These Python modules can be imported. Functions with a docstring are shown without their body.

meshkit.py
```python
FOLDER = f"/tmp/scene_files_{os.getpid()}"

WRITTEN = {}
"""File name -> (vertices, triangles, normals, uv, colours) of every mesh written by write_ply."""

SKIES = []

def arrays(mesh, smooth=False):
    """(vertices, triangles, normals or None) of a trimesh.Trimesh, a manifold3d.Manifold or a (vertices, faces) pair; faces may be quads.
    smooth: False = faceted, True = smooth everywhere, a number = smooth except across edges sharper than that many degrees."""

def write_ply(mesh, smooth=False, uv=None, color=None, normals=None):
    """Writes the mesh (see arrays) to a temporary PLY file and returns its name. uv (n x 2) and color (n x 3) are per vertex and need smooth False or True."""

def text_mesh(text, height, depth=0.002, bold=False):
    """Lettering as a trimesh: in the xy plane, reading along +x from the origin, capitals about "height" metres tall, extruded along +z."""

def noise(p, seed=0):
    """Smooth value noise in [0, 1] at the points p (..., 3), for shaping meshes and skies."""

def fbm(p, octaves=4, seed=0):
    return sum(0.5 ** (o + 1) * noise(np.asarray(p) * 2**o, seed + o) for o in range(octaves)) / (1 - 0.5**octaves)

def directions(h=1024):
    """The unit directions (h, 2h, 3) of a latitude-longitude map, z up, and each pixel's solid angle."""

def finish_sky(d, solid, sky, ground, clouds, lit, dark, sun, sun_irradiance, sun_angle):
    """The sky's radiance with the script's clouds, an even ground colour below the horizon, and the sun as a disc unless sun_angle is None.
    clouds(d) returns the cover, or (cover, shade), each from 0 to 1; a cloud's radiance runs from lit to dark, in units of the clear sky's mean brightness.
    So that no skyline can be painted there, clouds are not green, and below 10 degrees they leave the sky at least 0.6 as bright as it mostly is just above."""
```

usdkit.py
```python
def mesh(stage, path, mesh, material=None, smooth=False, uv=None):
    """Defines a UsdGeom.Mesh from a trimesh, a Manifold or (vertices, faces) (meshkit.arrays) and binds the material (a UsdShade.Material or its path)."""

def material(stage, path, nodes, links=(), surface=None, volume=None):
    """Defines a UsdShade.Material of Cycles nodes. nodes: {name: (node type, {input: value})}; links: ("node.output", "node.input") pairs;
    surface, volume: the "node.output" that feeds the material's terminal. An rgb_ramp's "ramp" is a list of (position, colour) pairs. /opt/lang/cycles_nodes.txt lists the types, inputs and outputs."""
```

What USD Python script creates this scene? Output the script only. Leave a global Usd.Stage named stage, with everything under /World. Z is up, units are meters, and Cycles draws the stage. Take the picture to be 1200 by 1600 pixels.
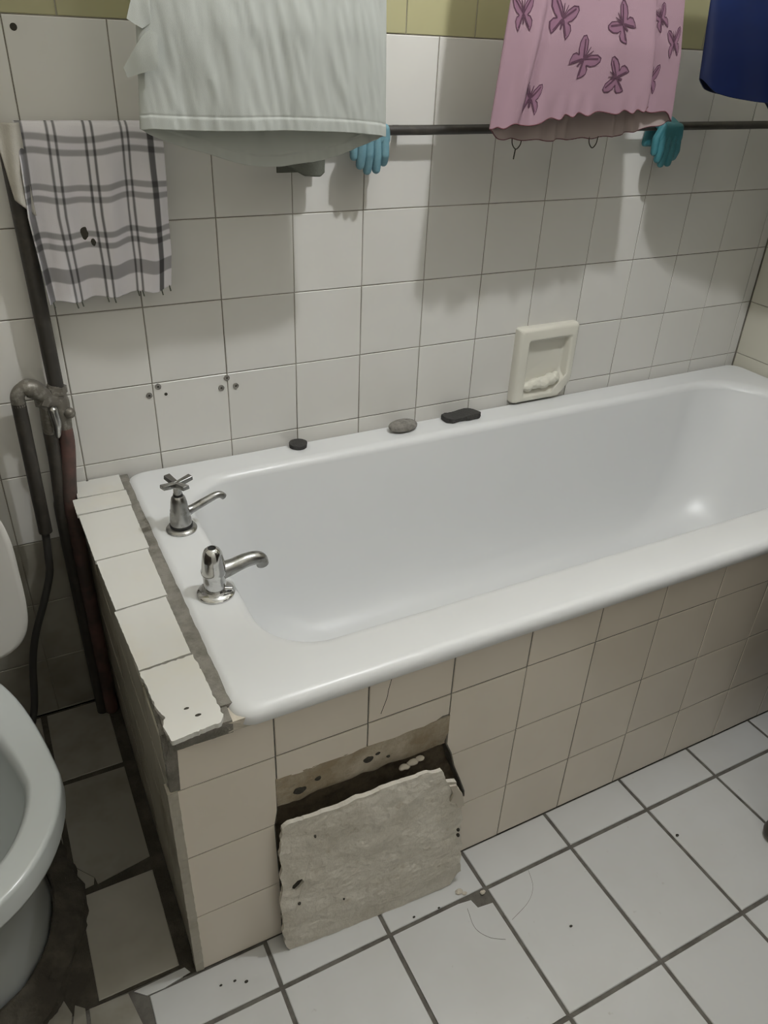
import math
import numpy as np
import trimesh
import manifold3d as m3
from shapely.geometry import Polygon, box as sbox
from pxr import Usd, UsdGeom, UsdShade, UsdLux, Gf, Sdf, Vt
import usdkit, meshkit

stage = Usd.Stage.CreateInMemory()
UsdGeom.SetStageUpAxis(stage, 'Z')
UsdGeom.SetStageMetersPerUnit(stage, 1.0)
UsdGeom.Xform.Define(stage, '/World')
UsdGeom.Scope.Define(stage, '/World/Looks')

# ------------------------------------------------------------------ camera
CAM = np.array([-0.4161, -1.4741, 1.3576])
ROT = np.array([[0.8893, -0.4557, 0.0388], [-0.2078, -0.4772, -0.8539], [0.4076, 0.7513, -0.5191]])
u_, s_, vt_ = np.linalg.svd(ROT)
ROT = u_ @ vt_
FPX = 1197.41
cam = UsdGeom.Camera.Define(stage, '/World/camera')
cam.CreateHorizontalApertureAttr(36.0)
cam.CreateVerticalApertureAttr(48.0)
cam.CreateFocalLengthAttr(36.0 * FPX / 1200.0)
cam.CreateExposureAttr(2.04)
cam.CreateClippingRangeAttr(Gf.Vec2f(0.02, 100.0))
M = np.eye(4)
M[0, :3], M[1, :3], M[2, :3], M[3, :3] = ROT[0], -ROT[1], -ROT[2], CAM
cam.AddTransformOp().Set(Gf.Matrix4d(*[float(x) for x in M.ravel()]))

# ------------------------------------------------------------------ light of the room: one ceiling bulb (its mesh is built further down)
BULB = np.array([0.47, -0.86, 2.28])
BULB_STRENGTH = 265.0
BULB_COLOR = (0.965, 0.985, 1.0)

rng = np.random.default_rng(7)
WALL_TOP = 2.62
W = 0.723          # front of the bath panel lies at y = -W
P = 0.1525         # wall tile pitch
Z0 = 0.6152        # the first full joint above the bath rim
RIM = 0.586

# ------------------------------------------------------------------ helpers
names = {}


def numbered(path):
    n = names.get(path, 0)
    names[path] = n + 1
    return path if n == 0 else f'{path}_{n:03d}'


def obj(name, mesh, mat, parent='/World', smooth=False, uv=None, label=None):
    parent = str(parent.GetPath()) if hasattr(parent, 'GetPath') else parent
    path = numbered(f'{parent}/{name}')
    p = usdkit.mesh(stage, path, mesh, mat, smooth=smooth, uv=uv).GetPrim()
    if label:
        p.SetCustomDataByKey('label', label)
    return p


def tag(p, label=None, cat=None, group=None, kind=None):
    for k, v in (('label', label), ('category', cat), ('group', group), ('kind', kind)):
        if v:
            p.SetCustomDataByKey(k, v)
    return p


def thing(name, label, cat=None, group=None, kind=None, loc=(0, 0, 0)):
    path = numbered('/World/' + name)
    x = UsdGeom.Xform.Define(stage, path)
    if any(loc):
        x.AddTranslateOp().Set(Gf.Vec3d(*map(float, loc)))
    return tag(x.GetPrim(), label, cat, group, kind)


def cat_mesh(*ms):
    return trimesh.util.concatenate([trimesh.Trimesh(*(np.array(a) for a in meshkit.arrays(m)[:2]), process=False) for m in ms])


def tri(m):
    v, f, _ = meshkit.arrays(m)
    return trimesh.Trimesh(v, f, process=False)


def bx(x0, x1, y0, y1, z0, z1):
    m = trimesh.creation.box([x1 - x0, y1 - y0, z1 - z0])
    m.apply_translation([(x0 + x1) / 2, (y0 + y1) / 2, (z0 + z1) / 2])
    return m


def rbx(x0, x1, y0, y1, z0, z1, r=0.004, seg=12):
    s = m3.Manifold.sphere(r, seg)
    pts = [s.translate((x, y, z)) for x in (x0 + r, x1 - r) for y in (y0 + r, y1 - r) for z in (z0 + r, z1 - r)]
    return m3.Manifold.batch_hull(pts)


def tile_mesh(o, U, V, N, w, h, t=0.008, c=0.0011, tilt=0.0, r=None):
    """A glazed tile: face w x h from o along U, V; N points out of the face; chamfered edges."""
    o, U, V, N = (np.asarray(a, float) for a in (o, U, V, N))
    q = [(0, 0), (w, 0), (w, h), (0, h)]
    qi = [(c, c), (w - c, c), (w - c, h - c), (c, h - c)]
    ta, tb = (r.normal(0, tilt, 2) if r is not None and tilt else (0, 0))
    f = lambda a, b, d: o + U * a + V * b + N * (d + ta * (a - w / 2) + tb * (b - h / 2))
    v = [f(a, b, 0) for a, b in qi] + [f(a, b, -c * 0.8) for a, b in q] + [f(a, b, -t) for a, b in q]
    F = [(0, 1, 2, 3)]
    for i in range(4):
        j = (i + 1) % 4
        F += [(4 + i, 4 + j, j, i), (8 + i, 8 + j, 4 + j, 4 + i)]
    F.append((11, 10, 9, 8))
    v, F = np.array(v), np.array(F)
    if np.dot(np.cross(U, V), N) < 0:
        F = F[:, ::-1]
    return v, F


def poly_tile(pts, o, U, V, N, t=0.008):
    """A broken tile: polygon in the (U, V) plane extruded inwards by t."""
    m = trimesh.creation.extrude_polygon(Polygon(pts), t, engine='earcut')
    T = np.eye(4)
    T[:3, 0], T[:3, 1], T[:3, 2] = U, V, N
    T[:3, 3] = np.asarray(o, float) - np.asarray(N, float) * t
    m.apply_transform(T)
    if np.linalg.det(T[:3, :3]) < 0:
        m.invert()
    return m


def tube(points, radii, sides=20, cap=True):
    p = np.asarray(points, float)
    radii = np.broadcast_to(np.asarray(radii, float), (len(p),))
    t = np.gradient(p, axis=0)
    t /= np.linalg.norm(t, axis=1, keepdims=True)
    a = np.cross(t[0], [0, 0, 1.0] if abs(t[0][2]) < 0.9 else [1.0, 0, 0])
    A = []
    for k in range(len(p)):
        a = a - t[k] * np.dot(a, t[k])
        a /= np.linalg.norm(a)
        A.append(a)
    A = np.array(A)
    B = np.cross(t, A)
    ang = np.arange(sides) * 2 * np.pi / sides
    v = (p[:, None] + radii[:, None, None] * (np.cos(ang)[None, :, None] * A[:, None] + np.sin(ang)[None, :, None] * B[:, None])).reshape(-1, 3)
    F = []
    for i in range(len(p) - 1):
        for j in range(sides):
            k = (j + 1) % sides
            F.append((i * sides + j, i * sides + k, (i + 1) * sides + k, (i + 1) * sides + j))
    F = np.array(F)
    tris = np.vstack([F[:, [0, 1, 2]], F[:, [0, 2, 3]]])
    if cap:
        n = len(v)
        v = np.vstack([v, p[0], p[-1]])
        e = (len(p) - 1) * sides
        tris = np.vstack([tris, [(n, (j + 1) % sides, j) for j in range(sides)], [(n + 1, e + j, e + (j + 1) % sides) for j in range(sides)]])
    return trimesh.Trimesh(v, tris, process=False)


def curve(pts, n=40):
    """Catmull-Rom through the points."""
    P_ = np.asarray(pts, float)
    P_ = np.vstack([2 * P_[0] - P_[1], P_, 2 * P_[-1] - P_[-2]])
    out = []
    m = len(P_) - 3
    for k in range(m):
        t = np.linspace(0, 1, n // m + 1)[:, None]
        if k < m - 1:
            t = t[:-1]
        a, b, c, d = P_[k:k + 4]
        out.append(0.5 * (2 * b + (c - a) * t + (2 * a - 5 * b + 4 * c - d) * t**2 + (3 * b - a - 3 * c + d) * t**3))
    return np.vstack(out)


def lathe(prof, c=(0, 0, 0), seg=40):
    m = trimesh.creation.revolve(np.asarray(prof, float), sections=seg)
    m.apply_translation(c)
    if m.volume < 0:
        m.invert()
    return m


def loft(rings, cap_first=False, cap_last=False):
    R = np.asarray(rings, float)
    m, n = R.shape[:2]
    v = R.reshape(-1, 3)
    F = []
    for i in range(m - 1):
        j = np.arange(n)
        k = (j + 1) % n
        F.append(np.stack([i * n + j, i * n + k, (i + 1) * n + k, (i + 1) * n + j], 1))
    F = np.vstack(F)
    T = np.vstack([F[:, [0, 1, 2]], F[:, [0, 2, 3]]])
    if cap_first:
        v = np.vstack([v, R[0].mean(0)])
        T = np.vstack([T, [(len(v) - 1, (j + 1) % n, j) for j in range(n)]])
    if cap_last:
        v = np.vstack([v, R[-1].mean(0)])
        T = np.vstack([T, [(len(v) - 1, (m - 1) * n + j, (m - 1) * n + (j + 1) % n) for j in range(n)]])
    return trimesh.Trimesh(v, T, process=False)


def rrect(x0, x1, y0, y1, r, z, na=14, ne=24):
    """Rounded rectangle ring, counter-clockwise; the same vertex count for every call."""
    out = []
    r = np.broadcast_to(r, (4,))
    cs = [(x1 - r[0], y1 - r[0], 0, r[0]), (x0 + r[1], y1 - r[1], 90, r[1]), (x0 + r[2], y0 + r[2], 180, r[2]), (x1 - r[3], y0 + r[3], 270, r[3])]
    arcs = []
    for cx, cy, a0, rr in cs:
        a = np.radians(np.linspace(a0, a0 + 90, na))
        arcs.append(np.stack([cx + rr * np.cos(a), cy + rr * np.sin(a)], 1))
    for i in range(4):
        out.append(arcs[i])
        e = np.linspace(0, 1, ne + 2)[1:-1, None]
        out.append(arcs[i][-1] * (1 - e) + arcs[(i + 1) % 4][0] * e)
    q = np.vstack(out)
    return np.c_[q, np.full(len(q), z)]


def sheet(G, thick, wrap=False, uv=False):
    """Cloth: a grid of points (rows, columns, 3) given a thickness; wrap joins the last column to the first."""
    G = np.asarray(G, float)
    m, n = G.shape[:2]
    nc = n if wrap else n - 1
    F = []
    for i in range(m - 1):
        j = np.arange(nc)
        k = (j + 1) % n
        F.append(np.stack([i * n + j, i * n + k, (i + 1) * n + k, (i + 1) * n + j], 1))
    F = np.vstack(F)
    v = G.reshape(-1, 3)
    N = np.zeros_like(v)
    fn = np.cross(v[F[:, 2]] - v[F[:, 0]], v[F[:, 3]] - v[F[:, 1]])
    for c in range(4):
        np.add.at(N, F[:, c], fn)
    N /= np.linalg.norm(N, axis=1, keepdims=True) + 1e-12
    a, b = v + N * thick / 2, v - N * thick / 2
    K = len(v)
    Q = [F, F[:, ::-1] + K]
    edges = [np.stack([np.arange(nc), (np.arange(nc) + 1) % n], 1), np.stack([(m - 1) * n + (np.arange(nc) + 1) % n, (m - 1) * n + np.arange(nc)], 1)]
    if not wrap:
        edges += [np.stack([(np.arange(m - 1) + 1) * n, np.arange(m - 1) * n], 1), np.stack([np.arange(m - 1) * n + n - 1, (np.arange(m - 1) + 1) * n + n - 1], 1)]
    for e in edges:
        Q.append(np.stack([e[:, 1], e[:, 0], e[:, 0] + K, e[:, 1] + K], 1))
    F = np.vstack(Q)
    T = np.vstack([F[:, [0, 1, 2]], F[:, [0, 2, 3]]])
    msh = trimesh.Trimesh(np.vstack([a, b]), T, process=False)
    if uv:
        U, V = np.meshgrid(np.linspace(0, 1, n), np.linspace(0, 1, m))
        q = np.stack([U, V], -1).reshape(-1, 2)
        return msh, np.vstack([q, q])
    return msh


def hull_chain(pts, radii, seg=14):
    s = [m3.Manifold.sphere(r, seg).translate(tuple(map(float, p))) for p, r in zip(pts, radii)]
    return m3.Manifold.batch_boolean([m3.Manifold.batch_hull([a, b]) for a, b in zip(s[:-1], s[1:])], m3.OpType.Add)


def soften(man, length, n=12):
    v, f, _ = meshkit.arrays(man.refine_to_length(length))
    t = trimesh.Trimesh(v, f, process=True)
    trimesh.smoothing.filter_taubin(t, iterations=n)
    return t


def rough(mesh, amp, freq, seed=0, length=None):
    t = tri(mesh)
    t.merge_vertices()
    if length:
        v, f = trimesh.remesh.subdivide_to_size(t.vertices, t.faces, length, max_iter=20)
        t = trimesh.Trimesh(v, f)
        t.merge_vertices()
    n = np.array(t.vertex_normals)
    d = meshkit.fbm(np.array(t.vertices) * freq + 37.3, 3, seed) - 0.5
    t.vertices = t.vertices + n * (d * 2 * amp)[:, None]
    return t


# ------------------------------------------------------------------ materials
def mat(name, color, rough_=0.5, metallic=0.0, var=0.0, noise=None, spec=0.5, bump=None, coat=0.0, transl=None, extra=None):
    """noise: (scale, colour, low, high): patches of a second colour. bump: (scale, distance). var: tone per object."""
    n = {'geo': ('geometry', {}), 'p': ('principled_bsdf', {'base_color': color, 'roughness': rough_, 'metallic': metallic, 'specular_ior_level': spec, 'coat_weight': coat})}
    L = []
    last = None
    if noise:
        for i, (sc, c2, lo, hi) in enumerate(noise if isinstance(noise, list) else [noise]):
            n[f'nz{i}'] = ('noise_texture', {'scale': sc, 'detail': 5.0, 'roughness': 0.6})
            n[f'mr{i}'] = ('map_range', {'from_min': lo, 'from_max': hi, 'to_min': 0.0, 'to_max': 1.0, 'clamp': True})
            n[f'mx{i}'] = ('mix_color', {'blend_type': 'mix', 'a': color, 'b': c2})
            L += [('geo.position', f'nz{i}.vector'), (f'nz{i}.fac', f'mr{i}.value'), (f'mr{i}.result', f'mx{i}.fac')]
            if last:
                L.append((last, f'mx{i}.a'))
            last = f'mx{i}.result'
    if var:
        n['oi'] = ('object_info', {})
        n['vr'] = ('map_range', {'from_min': 0.0, 'from_max': 1.0, 'to_min': 1 - var, 'to_max': 1 + var})
        n['hv'] = ('hsv', {'color': color})
        L += [('oi.random', 'vr.value'), ('vr.result', 'hv.value')]
        if last:
            L.append((last, 'hv.color'))
        last = 'hv.color'
    if last:
        L.append((last, 'p.base_color'))
    if bump:
        n['bn'] = ('noise_texture', {'scale': bump[0], 'detail': 4.0})
        n['bp'] = ('bump', {'strength': 1.0, 'distance': bump[1]})
        L += [('geo.position', 'bn.vector'), ('bn.fac', 'bp.height'), ('bp.normal', 'p.normal')]
    surf = 'p.BSDF'
    if transl:
        n['t'] = ('translucent_bsdf', {'color': color})
        n['ms'] = ('mix_closure', {'fac': transl})
        L += [('p.BSDF', 'ms.closure1'), ('t.BSDF', 'ms.closure2')]
        if last:
            L.append((last, 't.color'))
        surf = 'ms.closure'
    return usdkit.material(stage, f'/World/Looks/{name}', n, L, surface=surf)


MT = {}
MT['wall_tile'] = mat('wall_tile', (0.70, 0.685, 0.65), 0.22, var=0.03, noise=(2.0, (0.66, 0.64, 0.595), 0.45, 0.75), bump=(9.0, 0.0012))
MT['cream_tile'] = mat('cream_tile', (0.60, 0.58, 0.49), 0.22, var=0.03)
MT['dirt_shade_wall_tile'] = mat('dirt_shade_wall_tile', (0.34, 0.32, 0.27), 0.35, var=0.05, noise=(6.0, (0.22, 0.2, 0.155), 0.42, 0.7))  # dirt plus the shade beside the ledge, both in the tile colour
MT['yellow_tile'] = mat('yellow_tile', (0.43, 0.405, 0.235), 0.25, var=0.05, bump=(9.0, 0.0012))
MT['panel_tile'] = mat('panel_tile', (0.81, 0.735, 0.635), 0.25, var=0.03, noise=(3.0, (0.75, 0.67, 0.565), 0.45, 0.8), bump=(9.0, 0.0012))
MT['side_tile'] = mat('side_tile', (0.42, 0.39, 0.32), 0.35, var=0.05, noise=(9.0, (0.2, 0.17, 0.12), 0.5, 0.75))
MT['ledge_tile'] = mat('ledge_tile', (0.66, 0.65, 0.61), 0.28, var=0.03, noise=(11.0, (0.66, 0.63, 0.55), 0.5, 0.8))
MT['floor_tile'] = mat('floor_tile', (0.58, 0.58, 0.565), 0.3, var=0.03, noise=[(4.0, (0.545, 0.54, 0.515), 0.45, 0.75), (55.0, (0.40, 0.38, 0.34), 0.68, 0.8)], bump=(14.0, 0.001))
MT['part_shade_floor_tile'] = mat('part_shade_floor_tile', (0.42, 0.395, 0.34), 0.38, noise=(5.0, (0.33, 0.305, 0.25), 0.42, 0.7))  # lighter step of the shade and dirt painted into the gap tiles
MT['dirt_shade_floor_tile'] = mat('dirt_shade_floor_tile', (0.30, 0.28, 0.235), 0.4, var=0.05, noise=[(9.0, (0.20, 0.18, 0.14), 0.45, 0.75)])  # floor dirt with the shade of the gap mixed into the colour
MT['grout'] = mat('grout', (0.34, 0.315, 0.27), 0.9, noise=(4.0, (0.17, 0.15, 0.12), 0.42, 0.62))
MT['floor_grout'] = mat('floor_grout', (0.15, 0.14, 0.12), 0.9, noise=(30.0, (0.08, 0.07, 0.06), 0.4, 0.7), bump=(120.0, 0.002))
MT['mortar'] = mat('mortar', (0.25, 0.235, 0.205), 0.95, noise=(40.0, (0.15, 0.14, 0.115), 0.4, 0.7), bump=(150.0, 0.003))
MT['plaster'] = mat('plaster', (0.56, 0.50, 0.40), 0.9, noise=[(9.0, (0.33, 0.265, 0.175), 0.46, 0.62), (26.0, (0.42, 0.36, 0.265), 0.42, 0.7), (60.0, (0.32, 0.27, 0.19), 0.58, 0.8)], bump=(120.0, 0.004))
MT['rubble'] = mat('rubble', (0.20, 0.16, 0.11), 0.95, noise=(40.0, (0.11, 0.085, 0.055), 0.4, 0.7), bump=(80.0, 0.004))
MT['board'] = mat('board', (0.70, 0.66, 0.58), 0.92, noise=[(14.0, (0.61, 0.565, 0.48), 0.42, 0.72), (45.0, (0.55, 0.49, 0.39), 0.6, 0.78)], bump=(70.0, 0.004))
MT['chip'] = mat('chip', (0.05, 0.045, 0.035), 0.9)
MT['crumb'] = mat('crumb', (0.55, 0.5, 0.42), 0.9)
MT['enamel'] = mat('enamel', (0.725, 0.733, 0.735), 0.3)
MT['toilet'] = mat('toilet', (0.52, 0.545, 0.53), 0.2)
MT['toilet_lid'] = mat('toilet_lid', (0.58, 0.565, 0.53), 0.3)
MT['dish'] = mat('dish', (0.70, 0.68, 0.60), 0.2)
MT['soap'] = mat('soap', (0.72, 0.70, 0.61), 0.55, bump=(60.0, 0.004))
MT['chrome'] = mat('chrome', (0.62, 0.62, 0.615), 0.12, metallic=1.0, noise=(60.0, (0.42, 0.42, 0.41), 0.55, 0.75))
MT['dull_chrome'] = mat('dull_chrome', (0.43, 0.43, 0.42), 0.25, metallic=1.0, noise=(70.0, (0.28, 0.27, 0.24), 0.5, 0.7))
MT['black_rubber'] = mat('black_rubber', (0.02, 0.02, 0.019), 0.6)
MT['pipe_dark'] = mat('pipe_dark', (0.035, 0.031, 0.026), 0.5, noise=(30.0, (0.06, 0.052, 0.042), 0.5, 0.7))
MT['pipe_rust'] = mat('pipe_rust', (0.06, 0.042, 0.036), 0.55, noise=(14.0, (0.13, 0.065, 0.055), 0.45, 0.65))
MT['valve'] = mat('valve', (0.17, 0.155, 0.13), 0.45, metallic=0.4, noise=(90.0, (0.32, 0.31, 0.28), 0.5, 0.7))
MT['hose'] = mat('hose', (0.045, 0.042, 0.038), 0.5)
MT['white_cotton'] = mat('white_cotton', (0.60, 0.62, 0.585), 0.95, spec=0.1, bump=(900.0, 0.0003), transl=0.36)
MT['pink_cotton'] = mat('pink_cotton', (0.415, 0.275, 0.325), 0.9, spec=0.1, bump=(900.0, 0.0003), transl=0.2)
MT['pink_inner'] = mat('pink_inner', (0.50, 0.42, 0.40), 0.9, spec=0.1, transl=0.3)
MT['pink_hem'] = mat('pink_hem', (0.16, 0.07, 0.08), 0.9, spec=0.1)
MT['print_dark'] = mat('print_dark', (0.10, 0.05, 0.075), 0.9, spec=0.1)
MT['print_mid'] = mat('print_mid', (0.235, 0.125, 0.18), 0.9, spec=0.1)
MT['glove_blue'] = mat('glove_blue', (0.15, 0.29, 0.34), 0.5, noise=(60.0, (0.12, 0.25, 0.30), 0.4, 0.7))
MT['glove_shaded'] = mat('glove_shaded', (0.045, 0.20, 0.235), 0.5, noise=(60.0, (0.035, 0.165, 0.195), 0.4, 0.7))  # darker copy of the glove blue, shadow included in the colour
MT['grey_rag'] = mat('grey_rag', (0.13, 0.135, 0.11), 0.9, bump=(300.0, 0.001))
MT['blue_plastic'] = mat('blue_plastic', (0.0035, 0.009, 0.045), 0.4, noise=(6.0, (0.006, 0.015, 0.07), 0.45, 0.7))
MT['dark_wood'] = mat('dark_wood', (0.038, 0.029, 0.022), 0.45, noise=(14.0, (0.07, 0.05, 0.036), 0.4, 0.7))
MT['curtain'] = mat('curtain', (0.035, 0.02, 0.018), 0.6)  # cloth of the unseen curtain added to block light
MT['face_cloth'] = mat('face_cloth', (0.46, 0.435, 0.385), 0.95, spec=0.1, bump=(500.0, 0.0006))
MT['stone'] = mat('stone', (0.27, 0.255, 0.23), 0.85, noise=(90.0, (0.15, 0.14, 0.125), 0.42, 0.7), bump=(200.0, 0.003))
MT['pumice'] = mat('pumice', (0.05, 0.048, 0.045), 0.85, bump=(180.0, 0.003))
MT['disc'] = mat('disc', (0.045, 0.042, 0.04), 0.7, bump=(250.0, 0.002))
MT['cement'] = mat('cement', (0.055, 0.047, 0.035), 0.9, noise=[(18.0, (0.10, 0.088, 0.066), 0.45, 0.7)], bump=(60.0, 0.006))
MT['rope'] = mat('rope', (0.4, 0.38, 0.33), 0.8)
MT['wall_paint'] = mat('wall_paint', (0.74, 0.72, 0.66), 0.6)
MT['side_paint'] = mat('side_paint', (0.58, 0.55, 0.47), 0.6)
MT['ceiling_paint'] = mat('ceiling_paint', (0.78, 0.77, 0.74), 0.8)
MT['holder'] = mat('holder', (0.6, 0.6, 0.57), 0.4)
MT['bulb'] = usdkit.material(stage, '/World/Looks/bulb', {'e': ('emission', {'color': BULB_COLOR, 'strength': BULB_STRENGTH})}, surface='e.emission')


def plaid():
    def stripes(bands, base):
        r = [(0.0, (base,) * 3)]
        for a, b, c in bands:
            r += [(max(a - 0.004, 0.0001), (base,) * 3), (a + 0.004, (c,) * 3), (b - 0.004, (c,) * 3), (min(b + 0.004, 0.9999), (base,) * 3)]
        return r + [(1.0, (base,) * 3)]
    vert = stripes([(0.004, 0.05, 0.32), (0.195, 0.213, 0.3), (0.243, 0.261, 0.3), (0.445, 0.463, 0.26), (0.497, 0.515, 0.26), (0.70, 0.716, 0.28), (0.742, 0.758, 0.28), (0.885, 0.93, 0.22)], 1.0)
    hor = stripes([(0.065, 0.10, 0.52), (0.135, 0.17, 0.52), (0.33, 0.365, 0.52), (0.395, 0.43, 0.52), (0.595, 0.63, 0.48), (0.66, 0.695, 0.48), (0.80, 0.885, 0.5)], 1.0)
    n = {'uv': ('uvmap', {'attribute': 'st'}), 's': ('separate_xyz', {}), 'a': ('rgb_ramp', {'ramp': vert}), 'b': ('rgb_ramp', {'ramp': hor}),
         'm': ('mix_color', {'blend_type': 'multiply', 'fac': 1.0}), 'c': ('mix_color', {'blend_type': 'multiply', 'fac': 1.0, 'a': (0.84, 0.815, 0.85)}),
         'wv': ('noise_texture', {'scale': 700.0}), 'geo': ('geometry', {}), 'bp': ('bump', {'strength': 1.0, 'distance': 0.0006}),
         'p': ('principled_bsdf', {'roughness': 0.95, 'specular_ior_level': 0.1}), 't': ('translucent_bsdf', {}), 'ms': ('mix_closure', {'fac': 0.12})}
    L = [('uv.UV', 's.vector'), ('s.x', 'a.fac'), ('s.y', 'b.fac'), ('a.color', 'm.a'), ('b.color', 'm.b'), ('m.result', 'c.b'), ('c.result', 'p.base_color'), ('c.result', 't.color'),
         ('geo.position', 'wv.vector'), ('wv.fac', 'bp.height'), ('bp.normal', 'p.normal'), ('p.BSDF', 'ms.closure1'), ('t.BSDF', 'ms.closure2')]
    return usdkit.material(stage, '/World/Looks/plaid_towel', n, L, surface='ms.closure')


MT['plaid'] = plaid()
X_, Y_, Z_ = np.eye(3)

# ------------------------------------------------------------------ the room
XL, XR, YF = -0.93, 1.557, -1.95
G = 0.0019   # wall joint
wall = thing('wall_back', 'white square tiled wall behind the bath with a yellow tile band on top', kind='structure')
obj('grout', bx(XL, XR + 0.1, 0.0016, 0.1, 0.0, 1.78), MT['grout'], wall)
obj('upper_plaster', bx(XL, XR + 0.1, -0.002, 0.1, 1.78, WALL_TOP), MT['wall_paint'], wall, label='painted plaster above the tiles')
for r in range(-5, 5):
    z = Z0 + r * P
    h = P - G
    zz = z + G / 2
    if r == -5:
        h -= -zz + 0.001 if zz < 0 else 0
        zz = max(zz, 0.001)
    for c in range(-5, 11):
        x0, x1 = c * P + G / 2, (c + 1) * P - G / 2
        x1 = min(x1, XR - 0.002)
        if r < -1 and x0 > -0.4:
            continue
        if x1 - x0 < 0.02:
            continue
        obj('tile', tile_mesh((x0, 0, zz), X_, Z_, -Y_, x1 - x0, h, tilt=0.0035, r=rng), MT['dirt_shade_wall_tile' if r < -1 else 'wall_tile'], wall)
for r in (5, 6):          # yellow band, joints shifted against the white tiles
    for c in range(-5, 11):
        x0, x1 = c * P - 0.073 + G / 2, (c + 1) * P - 0.073 - G / 2
        x1 = min(x1, XR - 0.002)
        obj('tile', tile_mesh((x0, 0, Z0 + r * P + G / 2), X_, Z_, -Y_, x1 - x0, P - G, tilt=0.0035, r=rng), MT['yellow_tile'], wall, label='pale yellow tile')
for hx, hz in [(-0.161, 0.744), (-0.142, 0.76), (-0.014, 0.738), (-0.001, 0.758), (0.017, 0.738)]:
    ring = tri(trimesh.creation.annulus(0.0022, 0.0062, 0.002))
    ring.apply_transform(trimesh.transformations.rotation_matrix(math.pi / 2, X_))
    ring.apply_translation((hx, -0.0006, hz))
    obj('wall_plug', rough(ring, 0.0006, 300), MT['stone'], wall)
    d = trimesh.creation.cylinder(0.0024, 0.001, sections=12)
    d.apply_transform(trimesh.transformations.rotation_matrix(math.pi / 2, X_))
    d.apply_translation((hx, -0.0003, hz))
    obj('screw_hole', d, MT['chip'], wall)
for hx, hz, hr in [(-0.29, 1.361, 0.0052), (-0.128, 0.742, 0.0032)]:
    d = trimesh.creation.cylinder(hr, 0.001, sections=16)
    d.apply_transform(trimesh.transformations.rotation_matrix(math.pi / 2, X_))
    d.apply_translation((hx, -0.0003, hz))
    obj('screw_hole', d, MT['chip'], wall)

wr = thing('wall_right', 'white tiled end wall past the far end of the bath', kind='structure')
obj('grout', bx(XR + 0.0016, XR + 0.1, YF, 0.0, 0.0, 1.78), MT['grout'], wr)
obj('upper_plaster', bx(XR - 0.002, XR + 0.1, YF, 0.0, 1.78, WALL_TOP), MT['wall_paint'], wr, label='painted plaster above the tiles')
for r in range(-1, 7):
    for c in range(0, 7):
        y1 = -c * P - G / 2 - 0.002
        y0 = y1 - P + G
        obj('tile', tile_mesh((XR, y1, Z0 + r * P + G / 2), -Y_, Z_, -X_, P - G, P - G, tilt=0.0035, r=rng), MT['yellow_tile' if r > 4 else 'cream_tile'], wr, label='pale yellow tile' if r > 4 else None)

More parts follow.
